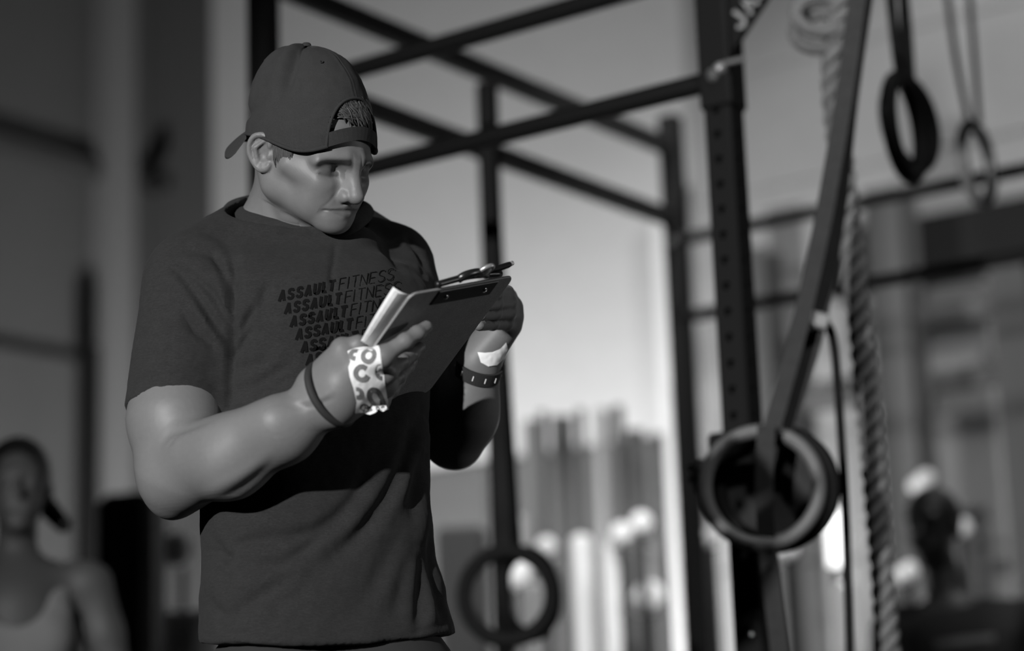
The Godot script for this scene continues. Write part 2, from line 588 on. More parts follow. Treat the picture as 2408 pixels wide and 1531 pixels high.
func build_rig() -> void:
	var rig := thing("pull_up_rig", "black steel pull-up rig of holed posts and bars behind the man", "gym rig")
	var spots := [[AX, NZ, 0.06, 2.743, true], [BX, NZ, 0.06, 2.743, false], [BX, FZ, 0.06, 2.757, false], [AX + 0.0, FZ, 0.06, 2.757, false], [BX, -4.39, 0.04, 2.62, false], [AX + 1.216, NZ, 0.06, 2.743, false], [AX + 1.216, FZ, 0.06, 2.743, false]]
	for s in spots:
		var post := solid(post_mesh(s[2], s[3], s[4]), M.black_steel, "post", rig, Transform3D(Basis(), Vector3(s[0], s[3] / 2.0, s[1])))
		solid(box_mesh(Vector3(0.14, 0.008, 0.14), 0.002), M.black_steel, "foot_plate", post, Transform3D(Basis(), Vector3(0, -s[3] / 2.0 + 0.004, 0)))
	# cross beams running back, and the round pull-up bars across
	for x in [BX]:
		for y in [2.655, 2.43]:
			solid(box_mesh(Vector3(0.04, 0.05, -FZ + NZ - 0.06), 0.005), M.dark_steel, "cross_beam", rig, Transform3D(Basis(), Vector3(x, y, (FZ + NZ) / 2.0)))
	for z in [NZ, FZ]:
		for k in 2:
			for y in [2.128, 2.365]:
				var a := Vector3(BX + 1.216 * k + 0.03, y, z)
				var b := Vector3(BX + 1.216 * (k + 1) - 0.03, y, z)
				if z == NZ and k == 1:
					if y > 2.3:
						continue
					continue
				solid(tube([a, b], [0.0215 if z == NZ else 0.019], 16), M.black_steel if z == NZ else M.dark_steel, "pull_up_bar", rig)
	# bolts and welded plates where bars meet the posts
	for p in [[BX, FZ, 2.66], [BX, FZ, 2.42], [BX, FZ, 2.36], [BX, NZ, 2.365], [AX, NZ, 2.128]]:
		solid(lathe([Vector2(0.001, 0.012), Vector2(0.012, 0.01), Vector2(0.016, 0.0)], 12), M.mid_steel, "bolt", rig, Transform3D(Basis(Vector3.RIGHT, PI / 2.0), Vector3(p[0], p[2], p[1] + 0.03)))
	# gusset with raised letters, pin and collar on the near post
	var pz := NZ + 0.012
	var gp: Array[Vector2] = [Vector2(AX + 0.03, 2.165), Vector2(AX + 0.35, 2.50), Vector2(AX + 0.03, 2.50)]
	var gus := solid(plate(gp, 0.012), M.black_steel, "gusset_plate", rig, Transform3D(Basis(), Vector3(0, 0, pz)))
	var dir: Vector2 = (gp[1] - gp[0]).normalized()
	var nor := Vector2(-dir.y, dir.x)
	var st := SurfaceTool.new()
	st.begin(Mesh.PRIMITIVE_TRIANGLES)
	var flat := func(p: Vector3) -> Vector3: return Vector3(p.x, p.y, 0.0085)
	var pen: Vector2 = gp[0] + dir * 0.055 + nor * 0.010
	for c in "JASVL":
		for stroke in glyph(c):
			var pts := []
			for g in stroke:
				pts.append(pen + dir * (g.x * 0.024) + nor * (g.y * 0.036))
			ribbon(st, pts, 0.0085, flat)
		pen += dir * 0.036
	var letters := solid(st.commit(), M.bolt, "gusset_letters", gus)
	letters.set_meta("label", "pale capital letters along the slanted edge")
	solid(box_mesh(Vector3(0.4, 0.06, 0.05), 0.005), M.black_steel, "cross_beam", rig, Transform3D(Basis(), Vector3(AX + 0.23, 2.53, NZ)))
	var pin := solid(tube([Vector3(AX + 0.022, 2.132, NZ + 0.03), Vector3(AX + 0.022, 2.132, NZ + 0.052)], [0.011], 14), M.bolt, "pin", rig)
	solid(tube([Vector3(AX + 0.022, 2.14, NZ + 0.044), Vector3(AX + 0.07, 2.146, NZ + 0.03)], [0.006], 8), M.mid_steel, "pin_handle", pin)
	solid(box_mesh(Vector3(0.071, 0.69, 0.071), 0.006), M.black_steel, "collar", rig, Transform3D(Basis(), Vector3(AX, 2.405, NZ)))
	solid(lathe([Vector2(0.001, 0.008), Vector2(0.008, 0.006), Vector2(0.010, 0.0)], 12), M.chrome, "bolt", rig, Transform3D(Basis(Vector3.RIGHT, PI / 2.0), Vector3(AX + 0.012, 1.035, NZ + 0.03)))
	# rest with a star knob, low on the near post
	var knob := thing("bar_rest", "black bar rest with a star knob on the near rig post", "bar rest", Transform3D(Basis(), Vector3(AX - 0.005, 1.335, NZ + 0.05)))
	solid(box_mesh(Vector3(0.075, 0.16, 0.03), 0.006), M.black_steel, "bracket", knob)
	solid(box_mesh(Vector3(0.03, 0.04, 0.09), 0.006), M.black_steel, "arm", knob, Transform3D(Basis(), Vector3(-0.02, -0.02, 0.04)))
	var sv := PackedVector3Array()
	var si := PackedInt32Array()
	for k in 5:
		var a := TAU * k / 5.0
		tube_into(sv, si, [Vector3(-0.03, 0.0, 0.06), Vector3(-0.03 + cos(a) * 0.024, sin(a) * 0.024, 0.06)], [0.012, 0.009], 8)
	solid(smooth_mesh(sv, si), M.black_steel, "star_knob", knob)


# ================================================================ rings, straps, rope
func torus(R: float, r: float, sides := 16, count := 56) -> ArrayMesh:
	return tube(circle(Vector3(), Vector3.BACK, R, count), [r], sides, true)


func gym_ring(label: String, c: Vector3, facing: float, m: Material, strap_m: Material, straps: Array, width: float, group := "", R := 0.104, r := 0.0155) -> Node3D:
	# c is the ring's centre; straps are lists of world points
	var o := thing("gym_ring", label, "gym ring", Transform3D(Basis(Vector3.UP, facing), c), group)
	solid(torus(R, r), m, "ring", o)
	var inv := o.transform.affine_inverse()
	for s in straps:
		var pts := []
		for p in spline(s, 6):
			pts.append(inv * (p as Vector3))
		solid(band(pts, [inv.basis * s_across(facing)], width, 0.003), strap_m, "strap", o)
	return o


func s_across(facing: float) -> Vector3:
	return Basis(Vector3.UP, facing) * Vector3(0.96, 0, 0.28)


func build_hanging() -> void:
	var cam_yaw := deg_to_rad(YAW)
	# the pair by the near post
	var c := at(1792, 1146, 3.88)
	var o := gym_ring("pale grey gym ring hanging in front of the near rig post", c, cam_yaw - 0.12, M.ring_grey, M.strap, [
		[at(2024, -60, 4.0), at(1985, 230, 3.97), at(1935, 520, 3.94), at(1880, 770, 3.92), at(1815, 1010, 3.868)],
		[at(1803, 1000, 3.857), at(1797, 1150, 3.852), at(1806, 1290, 3.855), at(1836, 1560, 3.865)]], 0.034, "gym rings by the near post", 0.1035, 0.0135)
	var inv := o.transform.affine_inverse()
	solid(box_mesh(Vector3(0.045, 0.03, 0.014), 0.004), M.bolt, "buckle", o, inv * Transform3D(Basis(Vector3.UP, cam_yaw) * Basis(Vector3.BACK, -0.35), at(1921, 752, 3.94)))
	var c2 := at(1822, 1147, 3.922)
	var o2 := gym_ring("black gym ring just behind the pale grey one", c2, cam_yaw - 0.25, M.ring_black, M.strap, [
		[at(2040, -60, 4.06), at(1998, 230, 4.04), at(1965, 520, 4.02), at(1915, 790, 3.96), at(1840, 1030, 3.91)]], 0.036, "gym rings by the near post", 0.104, 0.0165)
	inv = o2.transform.affine_inverse()
	var tail := []
	for p in spline([at(1925, 748, 3.98), at(1957, 790, 3.98), at(1973, 950, 3.98), at(1990, 1250, 3.98), at(2000, 1580, 3.98)], 6):
		tail.append(inv * (p as Vector3))
	solid(band(tail, [inv.basis * s_across(cam_yaw - 0.9)], 0.027, 0.003), M.black_strap, "strap_tail", o2)
	# black change plate on the post's storage peg, seen through the ring
	var plate_ := thing("weight_plate", "small black rubber weight plate stored on the near rig post", "weight plate", Transform3D(Basis(Vector3.UP, cam_yaw - 0.1), at(1806, 1148, 3.945)))
	solid(lathe([Vector2(0.012, 0.012), Vector2(0.03, 0.014), Vector2(0.034, 0.01), Vector2(0.085, 0.01), Vector2(0.09, 0.018), Vector2(0.106, 0.018), Vector2(0.11, 0.012), Vector2(0.11, -0.018), Vector2(0.012, -0.018)], 48), M.rubber, "disc", plate_, Transform3D(Basis(Vector3.RIGHT, PI / 2.0), Vector3()))
	solid(lathe([Vector2(0.001, 0.02), Vector2(0.011, 0.019), Vector2(0.013, 0.0)], 20), M.dark_steel, "hub", plate_, Transform3D(Basis(Vector3.RIGHT, PI / 2.0), Vector3(0, 0, 0.003)))
	# two rings hanging higher up at the right
	gym_ring("dark gym ring seen nearly edge-on, hanging right of the rope on wide straps", at(2128, 300, 4.6), cam_yaw + 1.08, M.ring_black, M.black_strap, [
		[at(2090, -60, 4.58), at(2104, 90, 4.58), at(2118, 188, 4.59)], [at(2128, -60, 4.62), at(2126, 60, 4.62), at(2132, 190, 4.62)]], 0.034, "rings hanging at the right", 0.108, 0.018)
	gym_ring("dark gym ring turned a little more open, just behind the edge-on one", at(2140, 292, 4.72), cam_yaw + 0.85, M.ring_black, M.black_strap, [
		[at(2118, -60, 4.72), at(2132, 60, 4.72), at(2140, 186, 4.72)]], 0.03, "rings hanging at the right", 0.1, 0.016)
	gym_ring("light wooden gym ring on two thin straps at the upper right", at(2297, 385, 5.4), cam_yaw + 1.0, M.ring_wood, M.black_strap, [
		[at(2222, -60, 5.38), at(2245, 120, 5.38), at(2278, 288, 5.39)], [at(2276, -60, 5.42), at(2290, 120, 5.42), at(2302, 288, 5.42)]], 0.022, "rings hanging at the right", 0.1, 0.016)
	# two black rings low in front of the pipes
	gym_ring("black gym ring hanging low beside the man's hip, facing the camera", at(1195, 1400, 4.95), cam_yaw - 0.1, M.ring_black, M.black_strap, [
		[at(1143, 195, 5.42), at(1150, 500, 5.3), at(1168, 900, 5.15), at(1186, 1290, 4.96)]], 0.04, "black rings by the man's hip", 0.103, 0.019)
	gym_ring("black gym ring hanging low beside the man's hip, turned half away", at(1243, 1396, 5.05), cam_yaw + 0.85, M.ring_black, M.black_strap, [
		[at(1158, 195, 5.45), at(1172, 600, 5.3), at(1215, 1296, 5.06)]], 0.03, "black rings by the man's hip", 0.098, 0.0175)
	# twisted climbing rope
	var path := spline([at(1990, -60, 4.17), at(1964, 90, 4.17), at(1962, 230, 4.17), at(1985, 430, 4.17), at(2010, 660, 4.16), at(2036, 900, 4.15), at(2064, 1220, 4.13), at(2094, 1600, 4.1)], 26)
	var rope := thing("climbing_rope", "thick twisted three-strand rope hanging beside the near rig post", "rope")
	for s in 3:
		var pts := []
		for i in path.size():
			var p: Vector3 = path[i]
			var q: Vector3 = path[mini(i + 1, path.size() - 1)]
			var t := (q - path[maxi(i - 1, 0)] as Vector3).normalized()
			var x := t.cross(Vector3.BACK).normalized()
			var y := t.cross(x)
			var a := -p.y / 0.098 * TAU + TAU * s / 3.0
			pts.append(p + x * cos(a) * 0.0135 + y * sin(a) * 0.0135)
		solid(tube(pts, [0.0118], 10), M.rope, "strand", rope)
	# knot at the top: two turns of the same rope
	var kc := at(1935, 40, 4.17)
	var kb := Basis(Vector3.UP, cam_yaw)
	var kn := []
	for i in 40:
		var a := TAU * 2.0 * i / 40.0
		kn.append(kc + kb * Vector3(0.045 * cos(a) - 0.01, 0.03 * sin(a) + 0.012 - 0.0012 * i, 0.02 * sin(a * 0.5)))
	solid(tube(kn, [0.014], 10), M.rope, "knot", rope)
# ================================================================ blurred gear in front of the pale wall
func build_back_gear() -> void:
	# upright pipes and bars in a floor rack: [pixel x at y=1250, top pixel y, bottom world y, depth, radius, material, kind]
	var white := mat(0.7, 0.5)
	var grey := mat(0.3, 0.6)
	var dim := mat(0.1, 0.6)
	var items := [
		[1222, 1215, 7.4, 0.022, grey], [1250, 990, 7.6, 0.03, dim], [1365, 1262, 7.1, 0.036, white], [1435, 1285, 7.2, 0.034, white],
		[1416, 965, 8.35, 0.03, grey], [1452, 955, 8.2, 0.022, dim], [1520, 1285, 7.55, 0.03, grey], [1478, 1260, 7.5, 0.024, dim], [1548, 1020, 8.0, 0.022, dim],
		[1588, 905, 8.4, 0.032, white], [1622, 1270, 7.4, 0.022, white], [1988, 1375, 6.6, 0.036, white], [2030, 1222, 6.6, 0.011, white], [1250, 1375, 6.8, 0.04, grey]]
	var words := ["thin grey pipe standing behind the low black rings", "dark pipe standing behind the low black rings", "white pipe standing right of the low black rings, first of the bright ones", "white pipe standing right of the low black rings, second of the bright ones",
		"tall grey pipe rising above the dark boards", "tall dim pipe at the right of the dark boards", "grey pipe with a pale disc beside its top", "dim pipe between two bright ones", "thin dim pipe left of the far rig post",
		"tallest white pipe, just left of the far rig post", "short white pipe against the far rig post", "broad white pipe below the glowing tube lamp", "very thin white rod beside the twisted rope", "wide grey pipe seen through the low black rings"]
	for i in items.size():
		var s: Array = items[i]
		var top := at(s[0], s[1], s[2])
		var o := thing("pipe", words[i], "pipe", Transform3D(Basis(), Vector3(top.x, 0, top.z)), "upright pipes by the back wall")
		solid(tube([Vector3(0, 0.012, 0), Vector3(0, top.y - 0.01, 0), Vector3(0, top.y, 0)], [s[3], s[3], s[3] * 0.85], 18), s[4], "tube", o)
		solid(lathe([Vector2(0.001, 0.03), Vector2(s[3] * 1.1, 0.028), Vector2(s[3] * 1.2, 0.0)], 18), M.rubber, "base", o)
	# dark boards leaning in the rack
	var boards := [[1283, 968, 8.0, 0.032, 0.03, "narrow dark board standing left of the wider one"], [1328, 978, 8.05, 0.085, 0.09, "wide grey-brown board standing behind the rings"], [1372, 962, 8.0, 0.03, 0.03, "narrow dark board standing right of the wider one"], [1500, 1010, 8.1, 0.07, 0.09, "dark board standing left of the far rig post"]]
	for b in boards:
		var top := at(b[0] - 8, b[1], b[2])
		var o := thing("board", b[5], "board", Transform3D(Basis(Vector3.UP, deg_to_rad(YAW)), Vector3(top.x, 0, top.z)), "dark boards by the back wall")
		var low := 1.05
		solid(box_mesh(Vector3(b[3], top.y - low, 0.03), 0.004), mat(b[4]), "panel", o, Transform3D(Basis(), Vector3(0, (top.y + low) / 2.0, 0)))
		solid(box_mesh(Vector3(0.03, low, 0.03), 0.003), M.rubber, "leg", o, Transform3D(Basis(), Vector3(0, low / 2.0, 0)))
	# pale discs on stands, added to stand in for blurred highlights
	var discs := [[1462, 1255, 7.0, 0.036, "pale highlight disc, left of two side by side"], [1507, 1230, 7.0, 0.036, "pale highlight disc, right of two side by side"], [1526, 1402, 7.0, 0.05, "brightest pale disc low between the white pipes"], [1215, 1345, 7.0, 0.05, "pale disc seen through the low black rings"], [1285, 1288, 7.0, 0.035, "pale disc right above the low black rings"], [1852, 1296, 6.6, 0.026, "pale disc below the pale grey gym ring"], [1672, 1262, 6.8, 0.03, "dim disc left of the pale grey gym ring"], [2176, 1125, 7.6, 0.028, "pale disc above the man in black"], [2138, 1342, 7.2, 0.03, "pale disc left of the man in black's neck"], [2262, 1240, 7.4, 0.03, "tall pale disc right of the man in black's head"]]
	for d in discs:
		var c := at(d[0], d[1], d[2])
		var o := thing("highlight_disc", d[4], "highlight_disc", Transform3D(Basis(Vector3.UP, deg_to_rad(YAW)), c), "added pale discs for blurred highlights")
		solid(lathe([Vector2(0.001, 0.03), Vector2(d[3] * 0.8, 0.03), Vector2(d[3], 0.022), Vector2(d[3], -0.022), Vector2(d[3] * 0.8, -0.03), Vector2(0.012, -0.03), Vector2(0.012, -0.14), Vector2(d[3] * 0.8, -0.14), Vector2(d[3], -0.148), Vector2(d[3], -0.19), Vector2(d[3] * 0.8, -0.2), Vector2(0.001, -0.2)], 24), mat(0.75, 0.4), "weights", o, Transform3D(Basis(Vector3.RIGHT, PI / 2.0), Vector3()))
		var rack := thing("stand", "added stand carrying the " + String(d[4]).replace("brightest ", "brightest "), "stand", Transform3D(Basis(Vector3.UP, deg_to_rad(YAW)), Vector3(c.x, 0, c.z)), "added stands of the highlight discs")
		solid(box_mesh(Vector3(0.03, c.y - d[3] - 0.004, 0.03), 0.003), M.dark_steel, "upright", rack, Transform3D(Basis(), Vector3(0, (c.y - d[3] - 0.004) / 2.0, 0)))
		solid(box_mesh(Vector3(0.05, 0.012, 0.05), 0.003), M.dark_steel, "base", rack, Transform3D(Basis(), Vector3(0, 0.006, 0)))
	# black padded block beside the man's hip
	var pad := thing("foam_block", "black foam block standing on end right of the man's hip", "foam block", Transform3D(Basis(Vector3.UP, deg_to_rad(YAW)), Vector3(at(1085, 1240, 7.3).x, 0, at(1085, 1240, 7.3).z)))
	var py := at(1085, 1245, 7.3).y
	solid(box_mesh(Vector3(0.17, py, 0.2), 0.02), M.rubber, "block", pad, Transform3D(Basis(), Vector3(0, py / 2.0, 0)))
	solid(box_mesh(Vector3(0.172, 0.03, 0.202), 0.004), M.strap, "webbing", pad, Transform3D(Basis(), Vector3(0, py * 0.7, 0)))
	# glowing tube lamp on a stand
	var top := at(1962, 1195, 6.9)
	var low := at(1966, 1330, 6.9)
	var lamp := thing("tube_lamp", "bright white upright tube lamp between strap and rope", "lamp", Transform3D(Basis(), Vector3(low.x, 0, low.z)))
	var glow := mat(0.8)
	glow.emission_enabled = true
	glow.emission = Color.WHITE
	glow.emission_energy_multiplier = 1.6
	solid(tube([Vector3(0, low.y, 0), Vector3(0, top.y, 0)], [0.026], 16), glow, "tube", lamp)
	solid(tube([Vector3(0, 0.01, 0), Vector3(0, low.y, 0)], [0.012], 10), M.dark_steel, "stem", lamp)
	solid(lathe([Vector2(0.001, 0.02), Vector2(0.12, 0.018), Vector2(0.13, 0.0)], 20), M.dark_steel, "base", lamp)
	var l := OmniLight3D.new()
	l.light_energy = 0.12
	l.light_size = 0.02
	l.omni_range = 12.0
	l.omni_attenuation = 2.0
	l.shadow_enabled = true
	put(l, "light", lamp)
	l.position = Vector3(0, (low.y + top.y) / 2.0, 0)
	# dark things at the lower left
	var box_ := thing("equipment_case", "tall black equipment case standing behind the man's elbow", "case", Transform3D(Basis(Vector3.UP, deg_to_rad(YAW)), Vector3(at(312, 1180, 6.6).x, 0, at(312, 1180, 6.6).z)))
	var ty := at(312, 1172, 6.6).y
	solid(box_mesh(Vector3(0.17, ty, 0.3), 0.03), M.rubber, "body", box_, Transform3D(Basis(), Vector3(0, ty / 2.0, 0)))
	solid(tube(spline([Vector3(-0.04, ty - 0.004, 0), Vector3(-0.03, ty + 0.012, 0), Vector3(0.03, ty + 0.012, 0), Vector3(0.04, ty - 0.004, 0)], 5), [0.007], 8), M.dark_steel, "handle", box_)
	var cab := thing("cabinet", "grey cabinet standing between the black case and the man", "cabinet", Transform3D(Basis(Vector3.UP, deg_to_rad(YAW)), Vector3(at(435, 1215, 7.0).x, 0, at(435, 1215, 7.0).z)))
	var cy := at(425, 1440, 6.9).y
	solid(box_mesh(Vector3(0.2, cy, 0.24), 0.02), mat(0.6), "body", cab, Transform3D(Basis(), Vector3(0.03, cy / 2.0, 0)))
	for k in 2:
		solid(box_mesh(Vector3(0.09, cy - 0.1, 0.015), 0.004), mat(0.6), "door", cab, Transform3D(Basis(), Vector3(-0.017 + 0.094 * k, cy / 2.0, 0.128)))
	var bc := at(415, 1292, 6.85)
	var ball_ := thing("medicine_ball", "grey ball held on the stem above the grey cabinet", "ball", Transform3D(Basis(), Vector3(bc.x, bc.y, bc.z)))
	solid(tube([Vector3((Transform3D(Basis(Vector3.UP, deg_to_rad(YAW)), cab.position).affine_inverse() * bc).x, cy - 0.01, 0), Vector3((Transform3D(Basis(Vector3.UP, deg_to_rad(YAW)), cab.position).affine_inverse() * bc).x, bc.y - 0.05, 0)], [0.012], 8), M.dark_steel, "ball_stem", cab)
	var sp := SphereMesh.new()
	sp.radius = 0.055
	sp.height = 0.11
	solid(sp, mat(0.6), "ball_skin", ball_)
	solid(tube(circle(Vector3(), Vector3(0.3, 1, 0.2).normalized(), 0.0552, 32), [0.0012], 6, true), M.rubber, "seam", ball_)


# ================================================================ two people in the background
func person_field(f: Field, lean: float) -> void:
	f.rod(Vector3(0, 1.0, 0), Vector3(0, 1.36, 0), 0.115, 0.125, 0.06)
	f.rod(Vector3(-0.15, 1.42, 0), Vector3(0.15, 1.42, 0), 0.058, 0.058, 0.05)
	f.rod(Vector3(0, 1.4, -0.01), Vector3(0, 1.56, 0.01), 0.055, 0.05, 0.03)


func bystander_head(f: Field, c: Vector3, s: float) -> void:
	f.oval(c + Vector3(0, 0.03, -0.012) * s, Vector3(0.075, 0.09, 0.095) * s, 0.02)
	f.oval(c + Vector3(0, -0.04, 0.028) * s, Vector3(0.056, 0.068, 0.058) * s, 0.03)
	f.oval(c + Vector3(0, -0.095, 0.06) * s, Vector3(0.02, 0.016, 0.018) * s, 0.025)
	f.rod(c + Vector3(0, 0.012, 0.085) * s, c + Vector3(0, -0.026, 0.107) * s, 0.008 * s, 0.011 * s, 0.012)
	f.rod(c + Vector3(-0.035, 0.028, 0.07) * s, c + Vector3(0.035, 0.028, 0.07) * s, 0.013 * s, 0.013 * s, 0.015)
	for k in [-1.0, 1.0]:
		f.oval(c + Vector3(0.032 * k, 0.006, 0.092) * s, Vector3(0.02, 0.013, 0.016) * s, 0.01, 1)
		f.ball(c + Vector3(0.031 * k, 0.004, 0.072) * s, 0.0135 * s, 0.003)
		f.oval(c + Vector3(0.077 * k, -0.005, -0.01) * s, Vector3(0.008, 0.03, 0.017) * s, 0.006)
	f.rod(c + Vector3(-0.024, -0.058, 0.078) * s, c + Vector3(0.024, -0.058, 0.078) * s, 0.0075 * s, 0.0075 * s, 0.008)
	f.rod(c + Vector3(-0.026, -0.056, 0.085) * s, c + Vector3(0.026, -0.056, 0.085) * s, 0.002, 0.002, 0.003, 1)


func hand_simple(f: Field, wr: Vector3, dir: Vector3, flat_: Vector3) -> void:
	var d := dir.normalized()
	var s := d.cross(flat_).normalized()
	f.rod(wr, wr + d * 0.08, 0.022, 0.03, 0.02)
	for k in 4:
		var o := s * (0.02 * (k - 1.5))
		var len_: float = [0.075, 0.085, 0.08, 0.062][k]
		f.rod(wr + d * 0.075 + o, wr + d * (0.075 + len_ * 0.55) + o + flat_ * 0.008, 0.0095, 0.009, 0.006)
		f.rod(wr + d * (0.075 + len_ * 0.55) + o + flat_ * 0.008, wr + d * (0.075 + len_) + o + flat_ * 0.025, 0.009, 0.0075, 0.003)
	f.rod(wr + d * 0.02 + s * 0.02, wr + d * 0.06 + s * 0.05 + flat_ * 0.01, 0.014, 0.011, 0.015)
	f.rod(wr + d * 0.06 + s * 0.05 + flat_ * 0.01, wr + d * 0.09 + s * 0.052 + flat_ * 0.02, 0.011, 0.009, 0.003)


func body_parts(o: Node3D, f: Field, head: Vector3, tall: float, skin: Material) -> void:
	var v := PackedVector3Array()
	var ix := PackedInt32Array()
	f.mesh(Vector3(-0.5, -0.02, -0.35), Vector3(0.5, tall - 0.36, 0.4), 0.013, v, ix)
	f.mesh(Vector3(-0.2, tall - 0.375, -0.2), Vector3(0.2, tall + 0.03, 0.2), 0.007, v, ix)
	solid(smooth_mesh(v, ix), skin, "body", o)


func cloth(o: Node3D, f: Field, lo: Vector3, hi: Vector3, m: Material, called: String, cell := 0.013) -> void:
	var v := PackedVector3Array()
	var ix := PackedInt32Array()
	f.mesh(lo, hi, cell, v, ix)
	solid(smooth_mesh(v, ix), m, called, o)


func legs_of(f: Field, hip: float, spread: float, w: float) -> void:
	for s in [-1.0, 1.0]:
		f.rod(Vector3(spread * s, hip, 0), Vector3(spread * 1.05 * s, hip * 0.52, 0.015), 0.085 * w, 0.055 * w, 0.05)
		f.rod(Vector3(spread * 1.05 * s, hip * 0.52, 0.015), Vector3(spread * 1.1 * s, 0.08, -0.01), 0.052 * w, 0.036, 0.03)
		f.rod(Vector3(spread * 1.1 * s, 0.035, -0.03), Vector3(spread * 1.25 * s, 0.03, 0.14), 0.036, 0.03, 0.02)


func build_others() -> void:
	var cy := deg_to_rad(YAW)
	# woman at the left edge: head top 1.60 m, face turned to the picture's right
	var hp := at(42, 1150, 4.9)
	var w := thing("person", "blurred woman in a white tank top at the left edge", "person", Transform3D(Basis(Vector3.UP, cy + 0.25), Vector3(hp.x, 0, hp.z)))
	var f := Field.new()
	var c := Vector3(0.0, hp.y - 0.005, 0.03)
	bystander_head(f, c, 0.93)
	f.rod(Vector3(0, 1.28, -0.01), c + Vector3(0, -0.06, -0.02), 0.05, 0.043, 0.03)
	f.rod(Vector3(0, 0.95, 0), Vector3(0, 1.2, 0), 0.11, 0.115, 0.05)
	f.rod(Vector3(-0.135, 1.265, 0), Vector3(0.135, 1.265, 0), 0.05, 0.05, 0.05)
	var sh := Vector3(0.165, 1.265, 0)
	var el := Vector3(0.235, 1.02, -0.02)
	f.rod(sh, sh.lerp(el, 0.45), 0.052, 0.046, 0.03)
	f.rod(sh.lerp(el, 0.45), el, 0.046, 0.035, 0.02)
	f.rod(el, Vector3(0.25, 0.82, 0.08), 0.034, 0.024, 0.02)
	hand_simple(f, Vector3(0.25, 0.82, 0.08), Vector3(-0.1, -1, 0.25), Vector3(-1, 0, 0))
	f.rod(-sh * Vector3(1, -1, 1), Vector3(-0.22, 1.02, 0), 0.05, 0.036, 0.03)
	f.rod(Vector3(-0.22, 1.02, 0), Vector3(-0.23, 0.8, 0.06), 0.034, 0.024, 0.02)
	hand_simple(f, Vector3(-0.23, 0.8, 0.06), Vector3(0.1, -1, 0.25), Vector3(1, 0, 0))
	legs_of(f, 0.85, 0.085, 0.95)
	body_parts(w, f, c, hp.y + 0.11, mat(0.085, 0.6))
	var t := Field.new()
	t.rod(Vector3(0, 0.88, 0), Vector3(0, 1.16, 0.005), 0.13, 0.128, 0.05)
	t.rod(Vector3(-0.06, 1.14, 0.06), Vector3(0.06, 1.14, 0.06), 0.068, 0.068, 0.04)
	for s in [-1.0, 1.0]:
		t.rod(Vector3(0.09 * s, 1.2, 0.06), Vector3(0.095 * s, 1.3, 0.0), 0.03, 0.026, 0.03)
	t.oval(Vector3(0, 1.26, 0.1), Vector3(0.072, 0.105, 0.09), 0.01, 1)
	cloth(w, t, Vector3(-0.3, 0.74, -0.25), Vector3(0.3, 1.36, 0.25), mat(0.22, 0.85), "tank_top", 0.009)
	var p := Field.new()
	p.rod(Vector3(0, 0.9, 0), Vector3(0, 0.84, 0), 0.135, 0.135, 0.03)
	legs_of(p, 0.85, 0.088, 1.12)
	cloth(w, p, Vector3(-0.3, 0.06, -0.25), Vector3(0.3, 0.95, 0.25), M.shorts, "leggings")
	var h := Field.new()
	h.oval(c + Vector3(0, 0.035, -0.02), Vector3(0.077, 0.09, 0.095), 0.02)
	h.oval(c + Vector3(0, -0.03, 0.075), Vector3(0.062, 0.1, 0.07), 0.012, 1)
	h.ball(c + Vector3(0, 0.05, -0.125), 0.04, 0.02)
	h.rod(c + Vector3(0.03, 0.02, -0.12), c + Vector3(0.105, -0.07, -0.09), 0.03, 0.02, 0.02)
	cloth(w, h, c - Vector3(0.15, 0.15, 0.22), c + Vector3(0.15, 0.16, 0.15), mat(0.012, 0.5), "hair", 0.006)
	# second figure behind her shoulder, in a grey shirt
	# man in black at the lower right, turned away to the left
	hp = at(2192, 1245, 6.2)
	var g := thing("person", "blurred man in a black printed t-shirt at the lower right", "person", Transform3D(Basis(Vector3.UP, cy - 0.25), Vector3(hp.x, 0, hp.z) + Basis(Vector3.UP, cy) * Vector3(0.02, 0, 0)))
	f = Field.new()
	c = Vector3(-0.02, hp.y, 0.0)
	f.xf = Transform3D(Basis(Vector3.UP, -0.35), c)
	bystander_head(f, Vector3(), 1.0)
	f.xf = Transform3D()
	var sy := hp.y - 0.245
	f.rod(Vector3(0.02, sy, -0.02), c + Vector3(0, -0.07, -0.02), 0.062, 0.055, 0.03)
	f.rod(Vector3(0.04, 0.95, 0), Vector3(0.04, sy - 0.12, 0), 0.13, 0.14, 0.05)
	f.rod(Vector3(-0.12, sy - 0.03, 0), Vector3(0.2, sy - 0.03, 0), 0.06, 0.06, 0.05)
	for s in [-1.0, 1.0]:
		var a := Vector3(0.04 + 0.19 * s, sy - 0.05, 0)
		var e := a + Vector3(0.05 * s, -0.29, 0)
		f.rod(a, e, 0.058, 0.042, 0.03)
		f.rod(e, e + Vector3(0.01 * s, -0.25, 0.08), 0.041, 0.028, 0.02)
		hand_simple(f, e + Vector3(0.01 * s, -0.25, 0.08), Vector3(0, -1, 0.3), Vector3(-s, 0, 0))
	f.xf = Transform3D(Basis(), Vector3(0.04, 0, 0))
	legs_of(f, 0.88, 0.1, 1.1)
	f.xf = Transform3D()
	body_parts(g, f, c, hp.y + 0.125, mat(0.03, 0.5))
	t = Field.new()
	t.rod(Vector3(0.04, 0.98, 0), Vector3(0.04, sy - 0.12, 0), 0.15, 0.155, 0.05)
	t.rod(Vector3(-0.13, sy - 0.035, 0), Vector3(0.21, sy - 0.035, 0), 0.068, 0.068, 0.06)
	for s in [-1.0, 1.0]:
		var a := Vector3(0.04 + 0.19 * s, sy - 0.055, 0)
		t.sleeve(a, a + Vector3(0.04 * s, -0.22, 0), 0.07, 0.068, Vector3(0.1 * s, -1, 0), 0.03)
	t.oval(Vector3(0.01, sy + 0.035, 0.01), Vector3(0.085, 0.045, 0.085), 0.01, 1)
	var tv := PackedVector3Array()
	var ti := PackedInt32Array()
